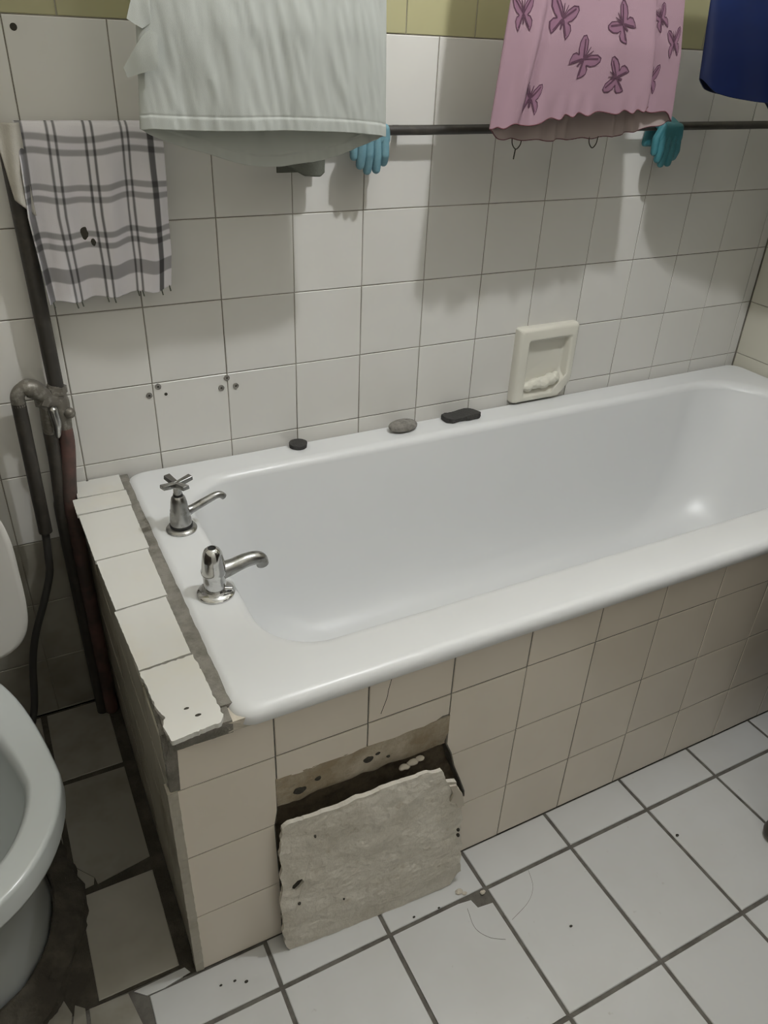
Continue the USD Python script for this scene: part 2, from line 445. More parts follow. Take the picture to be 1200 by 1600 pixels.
obj_ = obj('wall_left', bx(XL - 0.1, XL, YF, 0.1, 0, WALL_TOP), MT['side_paint'])
tag(obj_, 'plain cream side wall beyond the toilet, out of view', kind='structure')
obj_ = obj('trim_1', bx(XL, XL + 0.012, YF, -0.002, 0, 0.95), MT['dark_wood'])  # dark strip added to the unseen wall to soak up bounce light
tag(obj_, 'dark brown strip added on the side wall to cut bounce light, out of view', kind='structure')
obj_ = obj('wall_front', bx(XL - 0.1, XR + 0.1, YF - 0.1, YF, 0, WALL_TOP), MT['wall_paint'])
tag(obj_, 'plain cream wall behind the viewer, out of view', kind='structure')
dr_ = thing('door_1', 'dark brown wooden door added behind the viewer to cut fill light, out of view', kind='structure')  # unseen door, added as a dark surface to lower the fill
obj('door_leaf', rbx(0.52, 1.40, YF - 0.004, YF + 0.035, 0.01, 2.03, 0.003), MT['dark_wood'], dr_, smooth=40)
obj('door_frame', cat_mesh(bx(0.45, 0.52, YF - 0.004, YF + 0.05, 0, 2.10), bx(1.40, 1.47, YF - 0.004, YF + 0.05, 0, 2.10), bx(0.52, 1.40, YF - 0.004, YF + 0.05, 2.03, 2.10)), MT['dark_wood'], dr_)
kb = trimesh.creation.icosphere(3, 0.026)
kb.apply_translation((0.60, YF + 0.06, 1.02))
obj('door_knob', kb, MT['dull_chrome'], dr_, smooth=True)
obj_ = obj('ceiling', bx(XL - 0.1, XR + 0.1, YF - 0.1, 0.1, WALL_TOP, WALL_TOP + 0.1), MT['ceiling_paint'])
tag(obj_, 'plain off-white bathroom ceiling, out of view', kind='structure')

# floor ------------------------------------------------------------
floor = thing('floor', 'white rectangular floor tiles with wide dark grout joints', kind='structure')
obj('grout', bx(XL, XR, YF, 0.0, -0.1, -0.0025), MT['floor_grout'], floor)


def ftile(x0, x1, y0, y1, m='floor_tile', g=0.006, poly=None):
    if poly is not None:
        return obj('tile', poly_tile(poly, (0, 0, 0), X_, Y_, Z_, 0.02), MT[m], floor)
    return obj('tile', tile_mesh((x0 + g / 2, y0 + g / 2, 0), X_, Y_, Z_, x1 - x0 - g, y1 - y0 - g, t=0.02, c=0.0014, tilt=0.003, r=rng), MT[m], floor)


LX, LY, PX, PY = 0.4045, -0.8098, 0.2046, 0.2505
for i in range(-4, 6):
    x0, x1 = LX + i * PX, min(LX + (i + 1) * PX, XR)
    for j in range(0, 5):
        y1 = -W + 0.003 if j == 0 else LY - (j - 1) * PY
        y0 = LY - j * PY
        y0 = max(y0, YF)
        if i == -4:   # strip beside the enclosure corner
            if j == 0:
                y1 = -0.7225
        if y1 - y0 < 0.03:
            continue
        if i == -2 and j == 1:      # broken corner next to the board
            a0, a1, b0, b1 = x0 + 0.004, x1 - 0.004, y0 + 0.004, y1 - 0.004
            ftile(0, 0, 0, 0, poly=[(a0, b0), (a1, b0), (a1, b1 - 0.026), (a1 - 0.03, b1 - 0.022), (a1 - 0.034, b1 - 0.004), (a1 - 0.06, b1), (a0, b1)])
            continue
        ftile(x0, x1, y0, y1, g=0.0075)
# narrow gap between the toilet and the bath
ftile(0, 0, 0, 0, 'dirt_shade_floor_tile', poly=[(-0.486, -0.228), (-0.354, -0.230), (-0.353, -0.470), (-0.452, -0.486), (-0.455, -0.470), (-0.486, -0.430)])
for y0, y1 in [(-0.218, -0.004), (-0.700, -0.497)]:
    ftile(-0.488, -0.352, y0, y1, 'dirt_shade_floor_tile' if y1 > -0.4 else 'part_shade_floor_tile', g=0.004)
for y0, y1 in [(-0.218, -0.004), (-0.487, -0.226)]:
    ftile(-0.70, -0.496, y0, y1, 'dirt_shade_floor_tile', g=0.004)
    ftile(-0.91, -0.706, y0, y1, 'dirt_shade_floor_tile', g=0.004)
ftile(-0.91, -0.706, -0.772, -0.497, 'dirt_shade_floor_tile', g=0.004)
ftile(-0.70, -0.605, -0.772, -0.497, 'dirt_shade_floor_tile', g=0.004)
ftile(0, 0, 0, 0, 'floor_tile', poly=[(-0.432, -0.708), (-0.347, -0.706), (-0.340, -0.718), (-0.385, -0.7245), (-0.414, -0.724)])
ftile(0, 0, 0, 0, 'dirt_shade_floor_tile', poly=[(-0.502, -0.704), (-0.441, -0.707), (-0.428, -0.772), (-0.505, -0.772)])
ftile(0, 0, 0, 0, 'dirt_shade_floor_tile', poly=[(-0.585, -0.70), (-0.54, -0.665), (-0.528, -0.70), (-0.548, -0.772), (-0.60, -0.772)])
ftile(0, 0, 0, 0, 'dirt_shade_floor_tile', poly=[(-0.522, -0.688), (-0.508, -0.70), (-0.512, -0.772), (-0.542, -0.772)])
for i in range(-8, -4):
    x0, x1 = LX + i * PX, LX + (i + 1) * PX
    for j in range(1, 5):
        ftile(max(x0, XL), x1, max(LY + 0.03 - j * PY, YF), LY + 0.03 - (j - 1) * PY, 'dirt_shade_floor_tile', g=0.0075)
obj('grime', rough(bx(-0.353, -0.3285, -0.72, -0.002, -0.012, -0.0005), 0.001, 80, 2, 0.015), MT['cement'], floor, label='dirty filler along the bath side')
obj('grime', rough(bx(-0.60, -0.349, -0.703, -0.002, -0.014, -0.0012), 0.0008, 80, 3, 0.02), MT['cement'], floor, label='dark joints beside the toilet')  # darker fill between the gap tiles
ftile(0, 0, 0, 0, 'dirt_shade_floor_tile', poly=[(-0.505, -0.425), (-0.492, -0.425), (-0.456, -0.470), (-0.459, -0.484), (-0.50, -0.489)])
# crumbs and nicks on the floor
for k, (cx, cy, s) in enumerate([(0.150, -0.795, 0.006), (0.158, -0.802, 0.004), (0.190, -0.815, 0.0045), (-0.30, -0.762, 0.002), (-0.277, -0.765, 0.002), (0.30, -0.94, 0.0025), (0.62, -0.885, 0.003), (0.05, -0.80, 0.002), (0.10, -0.805, 0.002), (-0.26, -0.775, 0.0025)]):
    b = trimesh.creation.icosphere(2, s)
    b.vertices *= [1.3, 0.9, 0.5]
    b = rough(b, s * 0.25, 400, k)
    b.apply_translation((cx, cy, s * 0.35))
    obj('crumb', b, MT['crumb' if s > 0.0035 else 'chip'], floor)

for q, lb in (([(0.297, -0.813), (0.284, -0.846), (0.257, -0.868), (0.21, -0.883)], 'thin dark loose hair curving across the floor tile right of the board'), ([(0.147, -0.829), (0.14, -0.866), (0.154, -0.892), (0.178, -0.908)], 'thin dark loose hair on the floor tile just in front of the board')):
    tag(obj('hair_strand', tube(curve([(a, b, 0.0005) for a, b in q], 30), 0.00035, 5), MT['stone']), lb, 'hair', 'loose hairs on the floor')

# ------------------------------------------------------------------ bath surround: tiled front panel, side and ledge
sur = thing('bath_surround', 'beige tiled bath surround with a broken hole low in its front panel', kind='structure')
hole = Polygon([(-0.176, -0.01), (-0.174, 0.12), (-0.178, 0.30), (-0.1725, 0.335), (-0.1725, 0.4052), (0.133, 0.4052), (0.134, 0.335), (0.146, 0.306), (0.155, 0.27), (0.172, 0.225), (0.186, 0.185), (0.187, 0.172), (0.175, 0.165), (0.165, 0.12), (0.166, 0.05), (0.160, -0.01)])
front = Polygon([(-0.326, 0), (XR, 0), (XR, 0.562), (-0.226, 0.562), (-0.316, 0.556), (-0.326, 0.52)]).difference(hole)
bk = [trimesh.creation.extrude_polygon(g, 0.035, engine='earcut') for g in getattr(front, 'geoms', [front])]
bk = trimesh.util.concatenate(bk)
T = np.eye(4)
T[:3, :3] = np.stack([X_, Z_, -Y_], 1)
T[:3, 3] = (0, -W + 0.0016 + 0.035, 0)
bk.apply_transform(T)
obj('front_mortar', bk, MT['mortar'], sur)
obj('side_mortar', bx(-0.3262, -0.29, -W + 0.004, 0.0, 0, 0.568), MT['mortar'], sur)
obj('ledge_mortar', rough(bx(-0.322, -0.236, -0.742, -0.001, 0.555, 0.578), 0.0015, 60, 3, 0.02), MT['mortar'], sur)
gj = 0.0026
FX, FZ = -0.1723, 0.4548


def pt(x0, x1, z0, z1):
    """One front panel tile, cut by the hole and the broken edge above it."""
    g = gj / 2
    r = sbox(x0 + g, z0 + g, x1 - g, z1 - g)
    cut = r
    if x0 > -0.18 and x1 < 0.14 and z1 > 0.4 and z0 < 0.4:     # lower halves broken away
        xs = np.linspace(x0 - 0.01, x1 + 0.01, 16)
        zs = 0.402 + 0.006 * (meshkit.noise(np.c_[xs * 60, xs * 0, xs * 0], 5) - 0.5) + 0.006 * (xs > 0.11)
        cut = r.difference(Polygon([(a, b) for a, b in zip(xs, zs)] + [(xs[-1], 0), (xs[0], 0)]))
    elif x0 > -0.18 and x1 < 0.14 and z1 < 0.4:
        return
    elif r.intersects(hole):
        cut = r.difference(hole.buffer(0.002))
    if cut.area < 1e-5:
        return
    if cut.equals(r):
        obj('tile', tile_mesh((r.bounds[0], -W, r.bounds[1]), X_, Z_, -Y_, x1 - x0 - gj, z1 - z0 - gj, tilt=0.003, r=rng), MT['panel_tile'], sur)
    else:
        for q in getattr(cut, 'geoms', [cut]):
            obj('tile', poly_tile(list(q.exterior.coords)[:-1], (0, -W, 0), X_, Z_, -Y_), MT['panel_tile'], sur, label='broken tile')


for c in range(-1, 12):
    x0, x1 = FX + c * P, min(FX + (c + 1) * P, XR)
    if x1 - x0 < 0.02:
        continue
    for z0, z1 in [(0.001, FZ - 2 * P), (FZ - 2 * P, FZ - P), (FZ - P, FZ), (FZ, 0.566)]:
        if c == -1 and z1 > 0.56:
            q = [(x0 + 0.012, FZ + gj / 2), (x1 - gj / 2, FZ + gj / 2), (x1 - gj / 2, 0.5645), (x0 + 0.085, 0.561), (x0 + 0.016, 0.545)]
            obj('tile', poly_tile(q, (0, -W, 0), X_, Z_, -Y_), MT['panel_tile'], sur, label='tile with a chipped upper corner')
            continue
        pt(x0, x1, z0, z1)
# the strip of bare plaster under the broken tiles
xs = np.linspace(-0.1735, 0.136, 70)
zs = np.linspace(0.0, 1.0, 22)
GG = np.zeros((22, 70, 3))
for a, t_ in enumerate(zs):
    top = 0.404
    bot = 0.333 + 0.010 * (meshkit.noise(np.c_[xs * 30, xs * 0, xs * 0], 2) - 0.5)
    zz = top * (1 - t_) + bot * t_
    GG[a] = np.c_[xs, np.full(70, -W + 0.0045) + 0.006 * (meshkit.fbm(np.c_[xs * 45, zz * 60, xs * 0], 4, 9) - 0.5) + 0.007 * t_**4, zz]
GG[..., 1] = np.maximum(GG[..., 1], -W + 0.0008)
obj('plaster_patch', sheet(GG[:, ::-1], 0.008), MT['plaster'], sur, smooth=40, label='rough bare plaster where tiles broke off')
for k, (a, b, s) in enumerate([(-0.135, 0.36, 0.010), (-0.105, 0.372, 0.005), (-0.0165, 0.372, 0.0085), (0.0, 0.379, 0.005), (0.02, 0.362, 0.003)]):
    d = trimesh.creation.icosphere(2, 1.0)
    d.vertices *= [s * 1.1, 0.0035, s * 0.8]
    d = rough(d, s * 0.12, 250, k)
    d.apply_translation((a, -W + 0.001, b))
    obj('chip', d, MT['chip'], sur, label='dark hole in the plaster')
for k, (a, b, s) in enumerate([(0.052, 0.3215, 0.009), (0.067, 0.3255, 0.009), (0.081, 0.329, 0.007)]):
    d = trimesh.creation.icosphere(2, 1.0)
    d.vertices *= [s * 1.2, 0.006, s * 0.45]
    d = rough(d, s * 0.25, 150, k)
    d.apply_translation((a, -W - 0.002, b))
    obj('mortar_lump', d, MT['crumb'], sur, smooth=True)
hb_ = rough(bx(-0.19, 0.20, -0.692, -0.66, 0.0, 0.36), 0.006, 40, 12, 0.015)
obj('hole_rubble', hb_, MT['rubble'], sur, smooth=40, label='brown rubble inside the broken hole')
obj('crack', tube(curve([(0.018, -W - 0.0001, 0.535), (0.013, -W - 0.0001, 0.511), (0.0115, -W - 0.0001, 0.498), (0.002, -W - 0.0001, 0.467)], 12), 0.0005, 5), MT['chip'], sur, label='hairline crack in a panel tile')
# side towards the toilet
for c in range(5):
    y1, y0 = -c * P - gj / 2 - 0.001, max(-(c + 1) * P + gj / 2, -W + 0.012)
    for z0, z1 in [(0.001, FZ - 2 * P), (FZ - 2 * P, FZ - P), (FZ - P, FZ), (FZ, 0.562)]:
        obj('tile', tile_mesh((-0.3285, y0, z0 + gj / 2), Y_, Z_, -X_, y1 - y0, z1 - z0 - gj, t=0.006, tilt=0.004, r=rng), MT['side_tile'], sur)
obj('corner_mortar', rough(bx(-0.331, -0.317, -W - 0.001, -W + 0.02, 0.0, 0.455), 0.0018, 90, 6, 0.012), MT['side_tile'], sur, label='rough filled corner edge')
obj('corner_mortar', rough(bx(-0.327, -0.298, -W + 0.003, -W + 0.03, 0.455, 0.565), 0.002, 90, 8, 0.012), MT['mortar'], sur, label='bare mortar at the broken upper corner')
# ledge along the tap end
LED = [((-0.329, -0.008), (-0.243, -0.006), (-0.2445, -0.073), (-0.3335, -0.072)),
       ((-0.343, -0.0775), (-0.2425, -0.0765), (-0.2435, -0.136), (-0.343, -0.1365)),
       ((-0.341, -0.141), (-0.2455, -0.1395), (-0.246, -0.297), (-0.3385, -0.302)),
       ((-0.337, -0.3055), (-0.250, -0.3005), (-0.2505, -0.4455), (-0.3325, -0.4525)),
       ((-0.335, -0.456), (-0.2535, -0.449), (-0.2525, -0.597), (-0.3285, -0.6035)),
       ((-0.329, -0.608), (-0.2505, -0.6025), (-0.246, -0.738), (-0.252, -0.7465), (-0.319, -0.753), (-0.3225, -0.72), (-0.3165, -0.706), (-0.3225, -0.692))]
for k, q in enumerate(LED):
    pg = Polygon(q)
    b = np.array(pg.segmentize(0.003).exterior.coords)[:-1]
    amp = 0.0026 if k == 5 else 0.0009
    d = (np.stack([meshkit.noise(np.c_[b * 260, np.full(len(b), k)], 3), meshkit.noise(np.c_[b * 260, np.full(len(b), k)], 8)], 1) - 0.5) * amp
    obj('ledge_tile', poly_tile(b + d, (0, 0, RIM - 0.0005 + 0.0004 * (k % 2)), X_, Y_, Z_, 0.008), MT['ledge_tile'], sur)
for a, b, s in [(-0.287, -0.704, 0.0028), (-0.276, -0.722, 0.0034), (-0.305, -0.01, 0.0022)]:
    d = trimesh.creation.icosphere(2, 1.0)
    d.vertices *= [s * 1.3, s * 0.7, 0.0008]
    d.apply_translation((a, b, RIM))
    obj('chip', rough(d, 0.0004, 300), MT['chip'], sur)
obj('corner_filler', rough(bx(-0.247, -0.20, -0.742, -0.715, 0.556, 0.574), 0.002, 90, 4, 0.008), MT['crumb'], sur, label='pale filler under the bath corner')
obj('rim_sealant', rough(bx(-0.258, -0.226, -0.715, -0.004, 0.572, 0.5815), 0.0012, 80, 4, 0.012), MT['mortar'], sur, label='grey sealant along the bath edge')

# ------------------------------------------------------------------ the bath
bath = thing('bathtub', 'long white enamel built-in bathtub along the tiled wall', 'bathtub')
o0, o1, p0, p1 = -0.234, XR - 0.003, -0.749, -0.003
rings = [rrect(o0 + 0.02, o1 - 0.02, p0 + 0.02, p1 - 0.02, 0.02, 0.560),
         rrect(o0 + 0.003, o1 - 0.003, p0 + 0.003, p1 - 0.003, 0.03, 0.559),
         rrect(o0, o1, p0, p1, 0.032, 0.563)]
for a in np.linspace(0, 90, 9):
    s, c = math.sin(math.radians(a)), math.cos(math.radians(a))
    e = 0.017 * (1 - c)
    rings.append(rrect(o0 + e, o1 - e, p0 + e, p1 - e, 0.036, 0.569 + 0.017 * s))
I0, I1, J0, J1 = -0.158, 1.478, -0.664, -0.078
rr = np.array([0.15, 0.115, 0.10, 0.15])
rings.append(rrect(I0 - 0.012, I1 + 0.012, J0 - 0.012, J1 + 0.012, rr + 0.008, RIM - 0.0003))
for a in np.linspace(0, 80, 10):
    s, c = math.sin(math.radians(a)), math.cos(math.radians(a))
    e, z = 0.020 * s, RIM - 0.020 * (1 - c)
    rings.append(rrect(I0 + e, I1 - e * 1.6, J0 + e, J1 - e, rr, z))
prof = [(0.0, 0.0), (0.25, 0.018), (0.5, 0.036), (0.72, 0.056), (0.85, 0.078), (0.93, 0.103), (0.975, 0.133), (0.995, 0.165), (1.0, 0.20)]
zt, zb = 0.566, 0.190
for t_, e in prof[1:]:
    z = zt + (zb - zt) * t_
    rings.append(rrect(I0 + 0.02 + e, I1 - 0.032 - e * 1.9, J0 + 0.02 + e * 0.9, J1 - 0.02 - e * 0.9, np.minimum(rr + e * 0.2, 0.17), z))
rings.append(rrect(0.25, 0.85, -0.43, -0.31, 0.04, 0.189))
obj('basin', loft(rings, cap_last=True), MT['enamel'], bath, smooth=True)


# ------------------------------------------------------------------ taps
def tap(x, y, name, label, cross):
    t = thing(name, label, 'tap', 'pair of bath taps', loc=(x, y, RIM))
    ch = MT['dull_chrome' if cross else 'chrome']
    k = 0.95 if cross else 1.05
    fl = [(0.0, 0.0), (0.029, 0.0), (0.0295, 0.003), (0.027, 0.0065), (0.021, 0.009), (0.0, 0.009)]
    obj('flange', lathe(np.array(fl) * k), ch, t, smooth=40)
    if cross:
        obj('washer', lathe([(0, 0.009), (0.0205, 0.009), (0.0205, 0.013), (0, 0.013)]), MT['black_rubber'], t, smooth=40)
        body = [(0, 0.0125), (0.0195, 0.0125), (0.0192, 0.022), (0.0180, 0.034), (0.0168, 0.038), (0.0172, 0.041), (0.0160, 0.044), (0.0145, 0.058), (0.0125, 0.067), (0.0095, 0.071), (0, 0.071)]
        obj('body', lathe(body), ch, t, smooth=40)
        obj('collar', lathe([(0, 0.0705), (0.0085, 0.0705), (0.0085, 0.075), (0, 0.075)]), MT['black_rubber'], t, smooth=40)
        obj('spindle', lathe([(0, 0.075), (0.0078, 0.075), (0.0070, 0.088), (0.0085, 0.092), (0.006, 0.097), (0, 0.098)]), ch, t, smooth=40)
        for q in range(4):
            a = math.radians(20 + 90 * q)
            d = np.array([math.cos(a), math.sin(a), 0.0])
            n = np.array([-d[1], d[0], 0.0])
            c0, c1 = d * 0.003 + Z_ * 0.0905, d * 0.029 + Z_ * 0.0955
            pts = [c0 + n * 0.0045, c0 - n * 0.0045, c0 + n * 0.0035 + Z_ * 0.007, c0 - n * 0.0035 + Z_ * 0.007, c1 + n * 0.0058, c1 - n * 0.0058, c1 + n * 0.005 + Z_ * 0.0055, c1 - n * 0.005 + Z_ * 0.0055]
            arm = m3.Manifold.batch_hull([m3.Manifold.sphere(0.0012, 8).translate(tuple(p)) for p in pts])
            obj('handle_arm', arm, ch, t, smooth=40)
        sp = curve([(0.010, 0.002, 0.033), (0.024, 0.004, 0.036), (0.050, 0.007, 0.0445), (0.070, 0.009, 0.0505), (0.080, 0.010, 0.0495), (0.0855, 0.0107, 0.0435)], 40)
        obj('spout', tube(sp, np.interp(np.linspace(0, 1, len(sp)), [0, 0.2, 0.8, 1], [0.0105, 0.0078, 0.0064, 0.0062])), ch, t, smooth=50)
    else:
        body = [(0, 0.008), (0.0182, 0.008), (0.0178, 0.012), (0.0185, 0.030), (0.0192, 0.040), (0.0205, 0.0415), (0.0208, 0.046), (0.0196, 0.0485), (0.0175, 0.066), (0.0155, 0.078), (0.0125, 0.0845), (0.0085, 0.088), (0.0065, 0.0885), (0.0062, 0.080), (0, 0.080)]
        obj('body', lathe(body), ch, t, smooth=40)
        obj('spindle_hole', lathe([(0, 0.0795), (0.0062, 0.0795), (0.0062, 0.0865), (0, 0.0865)]), MT['black_rubber'], t, smooth=40)
        sp = curve([(0.012, 0.0, 0.041), (0.030, 0.001, 0.0435), (0.052, 0.003, 0.0475), (0.070, 0.004, 0.0475), (0.080, 0.005, 0.042), (0.083, 0.005, 0.031)], 50)
        m_ = tube(sp, np.interp(np.linspace(0, 1, len(sp)), [0, 0.25, 0.7, 1], [0.0148, 0.0126, 0.0112, 0.0104]), 24)
        obj('spout', m_, MT['dull_chrome'], t, smooth=50)
        lv = hull_chain([(0.013, -0.012, 0.014), (0.023, -0.014, 0.013), (0.024, -0.014, 0.009)], [0.004, 0.003, 0.003])
        obj('clip', lv, ch, t, smooth=40)
    return t


tap(-0.179, -0.262, 'bath_tap', 'chrome bath tap with a four-armed cross handle, nearer the wall', True)
tap(-0.178, -0.474, 'bath_tap', 'chrome bath tap missing its handle, nearer the front edge', False)

# ------------------------------------------------------------------ soap dish on the wall
dish = thing('soap_dish', 'cream ceramic recessed soap dish fixed on the wall above the rim', 'soap dish')


def dring(x0, x1, z0, z1, y, cut=0.0, r=0.006, lo=0.0):
    q = np.array([(x1 - r, z1 - r, 0), (x0 + r, z1 - r, 90), (x0 + r, z0 + r, 180), (x1 - r - cut, z0 + r, 270), (x1 - r, z0 + r + cut, 315)])
    out = []
    for cx, cz, a0 in q:
        sp_ = 90 if a0 < 270 else 45
        a = np.radians(np.linspace(a0, a0 + sp_, 7))
        out.append(np.stack([cx + r * np.cos(a), cz + r * np.sin(a)], 1))
    p = np.vstack(out)
    yy = np.full(len(p), y) if lo == 0 else y + lo * np.clip((z0 + z1) / 2 - p[:, 1], 0, None)
    return np.c_[p[:, 0], yy, p[:, 1]]


dx0, dx1, dz0, dz1 = 0.7275, 0.9105, 0.5895, 0.7835
R_ = [dring(dx0, dx1, dz0, dz1, 0.0, 0.042), dring(dx0, dx1, dz0, dz1, -0.010, 0.042), dring(dx0 + 0.001, dx1 - 0.001, dz0 + 0.001, dz1 - 0.001, -0.018, 0.042),
      dring(dx0 + 0.004, dx1 - 0.004, dz0 + 0.003, dz1 - 0.004, -0.024, 0.042), dring(dx0 + 0.009, dx1 - 0.009, dz0 + 0.006, dz1 - 0.009, -0.0265, 0.03),
      dring(dx0 + 0.024, dx1 - 0.020, dz0 + 0.014, dz1 - 0.026, -0.028, 0.042), dring(dx0 + 0.028, dx1 - 0.024, dz0 + 0.017, dz1 - 0.030, -0.0265, 0.042), dring(dx0 + 0.0305, dx1 - 0.0265, dz0 + 0.021, dz1 - 0.0325, -0.022, 0.028),
      dring(dx0 + 0.033, dx1 - 0.029, dz0 + 0.04, dz1 - 0.036, -0.009, 0.022), dring(dx0 + 0.038, dx1 - 0.034, dz0 + 0.062, dz1 - 0.042, -0.0045, 0.015)]
obj('holder', loft(R_, cap_last=True), MT['dish'], dish, smooth=45)
lump = m3.Manifold.batch_boolean([m3.Manifold.sphere(1, 24).scale((a, b, c)).translate((x, -0.018, z)) for x, z, a, b, c in
                                  [(0.774, 0.630, 0.020, 0.013, 0.013), (0.795, 0.634, 0.024, 0.014, 0.015), (0.82, 0.634, 0.024, 0.015, 0.015), (0.842, 0.640, 0.020, 0.014, 0.016), (0.858, 0.645, 0.013, 0.012, 0.014)]], m3.OpType.Add)
obj('soap_residue', rough(soften(lump, 0.004, 12), 0.003, 90), MT['soap'], dish, smooth=True, label='lumpy white soap residue on the shelf')

# ------------------------------------------------------------------ small things on the rim
d = m3.Manifold.cylinder(0.010, 0.0195, 0.0205, 40)
d2 = soften(d, 0.003, 6)
d2 = rough(d2, 0.0007, 160)
d2.apply_translation((0.142, -0.030, RIM + 0.0002))
tag(obj('round_pad', d2, MT['disc'], smooth=50), 'small round black rubber pad on the back rim of the bath', 'rubber pad')
s = trimesh.creation.icosphere(4, 1.0)
v = np.array(s.vertices)
v = np.sign(v) * np.abs(v) ** 0.85 * [0.036, 0.0215, 0.0125]
s = trimesh.Trimesh(v, s.faces)
s = rough(s, 0.0009, 90)
s.apply_transform(trimesh.transformations.rotation_matrix(0.05, Z_))
s.apply_translation((0.400, -0.044, RIM + 0.0118))
tag(obj('foot_stone', s, MT['stone'], smooth=True), 'grey oval foot scrubbing stone on the back rim of the bath', 'pumice stone')
pw = Polygon([(-0.047, -0.012), (-0.036, -0.021), (-0.015, -0.017), (0.012, -0.021), (0.040, -0.019), (0.048, -0.010), (0.040, 0.004), (0.032, 0.014), (0.0, 0.016), (-0.034, 0.018), (-0.048, 0.008)]).buffer(0.003)
b = trimesh.creation.extrude_polygon(pw, 0.011, engine='earcut')
b = rough(b, 0.0012, 110, 2, 0.006)
b.vertices[:, 2] += 0.0025 * np.sin(b.vertices[:, 0] * 70)* (b.vertices[:, 2] > 0.004)
b.apply_translation((0.566, -0.036, RIM + 0.001))
tag(obj('scouring_pad', b, MT['pumice'], smooth=50), 'thin dark wavy scouring pad on the back rim near the soap dish', 'scouring pad')

# ------------------------------------------------------------------ the board leaning on the hole
A_ = np.array([-0.182, -0.7575, 0.002])
e1 = np.array([0.342, -0.021, 0.0]); e1 /= np.linalg.norm(e1)
n_ = np.array([-0.061, -0.997, 0.047]); n_ /= np.linalg.norm(n_)
e2 = np.cross(n_, e1); e2 *= np.sign(e2[2])
out = [(0.0074, 0.312), (0.0149, 0.3185), (0.049, 0.317), (0.136, 0.324), (0.227, 0.3257), (0.287, 0.323), (0.2935, 0.308), (0.300, 0.2885), (0.3135, 0.284), (0.317, 0.270), (0.326, 0.257), (0.333, 0.212), (0.336, 0.144), (0.341, 0.10), (0.343, 0.03), (0.325, 0.0), (0.267, -0.001), (0.1755, -0.002), (0.088, -0.001), (0.010, -0.001), (-0.0017, 0.017), (-0.003, 0.085), (-0.002, 0.152), (0.0036, 0.23), (0.0033, 0.29)]
pg = Polygon(out).segmentize(0.006)
q = np.array(pg.exterior.coords)[:-1]
dd = (np.stack([meshkit.fbm(np.c_[q * 55, q[:, :1] * 0], 3, 4), meshkit.fbm(np.c_[q * 55, q[:, :1] * 0 + 5], 3, 11)], 1) - 0.5) * 0.011
dd[:, 1][q[:, 1] < 0.004] *= 0.2
hp = np.array([(0.0165, 0.157), (0.022, 0.152), (0.031, 0.159), (0.038, 0.170), (0.035, 0.178), (0.027, 0.176), (0.019, 0.168)])
pg = Polygon(q + dd, [hp])
bd = trimesh.creation.extrude_polygon(pg, 0.008, engine='earcut')
v_, f_ = trimesh.remesh.subdivide_to_size(bd.vertices, bd.faces, 0.009, max_iter=20)
bd = trimesh.Trimesh(v_, f_)
bd.merge_vertices()
vv = np.array(bd.vertices)
vv[:, 2] += np.where(vv[:, 2] > 0.004, 1, 0.4) * (meshkit.fbm(vv * [18, 18, 0] + 3, 4, 2) - 0.5) * 0.010
T = np.eye(4)
T[:3, 0], T[:3, 1], T[:3, 2] = e1, e2, n_
T[:3, 3] = A_ - n_ * 0.008
bd.vertices = vv
bd.apply_transform(T)
if bd.volume < 0:
    bd.invert()
brd = thing('cement_board', 'ragged grey plaster board leaning over the hole in the bath panel', 'board')
obj('slab', bd, MT['board'], brd, smooth=40)
pl = Polygon([(0.301, 0.283), (0.3145, 0.280), (0.318, 0.268), (0.327, 0.255), (0.3335, 0.222), (0.322, 0.220), (0.316, 0.235), (0.305, 0.243), (0.309, 0.262)])
fl_ = trimesh.creation.extrude_polygon(pl, 0.004, engine='earcut')
T2 = T.copy()
T2[:3, 3] = A_ + n_ * 0.0015
fl_.apply_transform(T2)
if fl_.volume < 0:
    fl_.invert()
obj('loose_flake', fl_, MT['crumb'], brd, label='pale cracked flake at the board corner')
dk = trimesh.creation.extrude_polygon(Polygon(hp).buffer(0.003), 0.003, engine='earcut')
T4 = T.copy(); T4[:3, 3] = A_ - n_ * 0.008
dk.apply_transform(T4)
obj('pit', dk, MT['chip'], brd, label='dark plug painting the shade in the hole near the left edge')  # dark backing stands for the shade inside the hole
for k, (a, b_, s) in enumerate([(0.028, 0.118, 0.003), (0.108, 0.085, 0.002), (0.06, 0.27, 0.002), (0.329, 0.155, 0.003), (0.330, 0.14, 0.003)]):
    d = trimesh.creation.icosphere(2, 1.0)
    d.vertices *= [s, s * 1.2, 0.0035]
    T3 = T.copy(); T3[:3, 3] = A_ + e1 * a + e2 * b_
    d.apply_transform(T3)
    obj('pit', d, MT['chip'], brd)

# ------------------------------------------------------------------ pipes
RY = -0.034
rail = thing('wall_rail', 'dark horizontal pipe rail running along the tiled wall above the bath', 'rail')
obj('pipe', tube([(-0.33, RY, 1.219), (0.4, RY, 1.221), (1.0, RY, 1.226), (XR, RY, 1.230)], 0.0088, 20), MT['pipe_dark'], rail, smooth=50)
for x in (0.37, 1.20):
    cl = cat_mesh(bx(x - 0.006, x + 0.006, RY, 0.0, 1.216 + 0.003 * x, 1.226 + 0.003 * x))
    obj('bracket', cl, MT['pipe_dark'], rail)

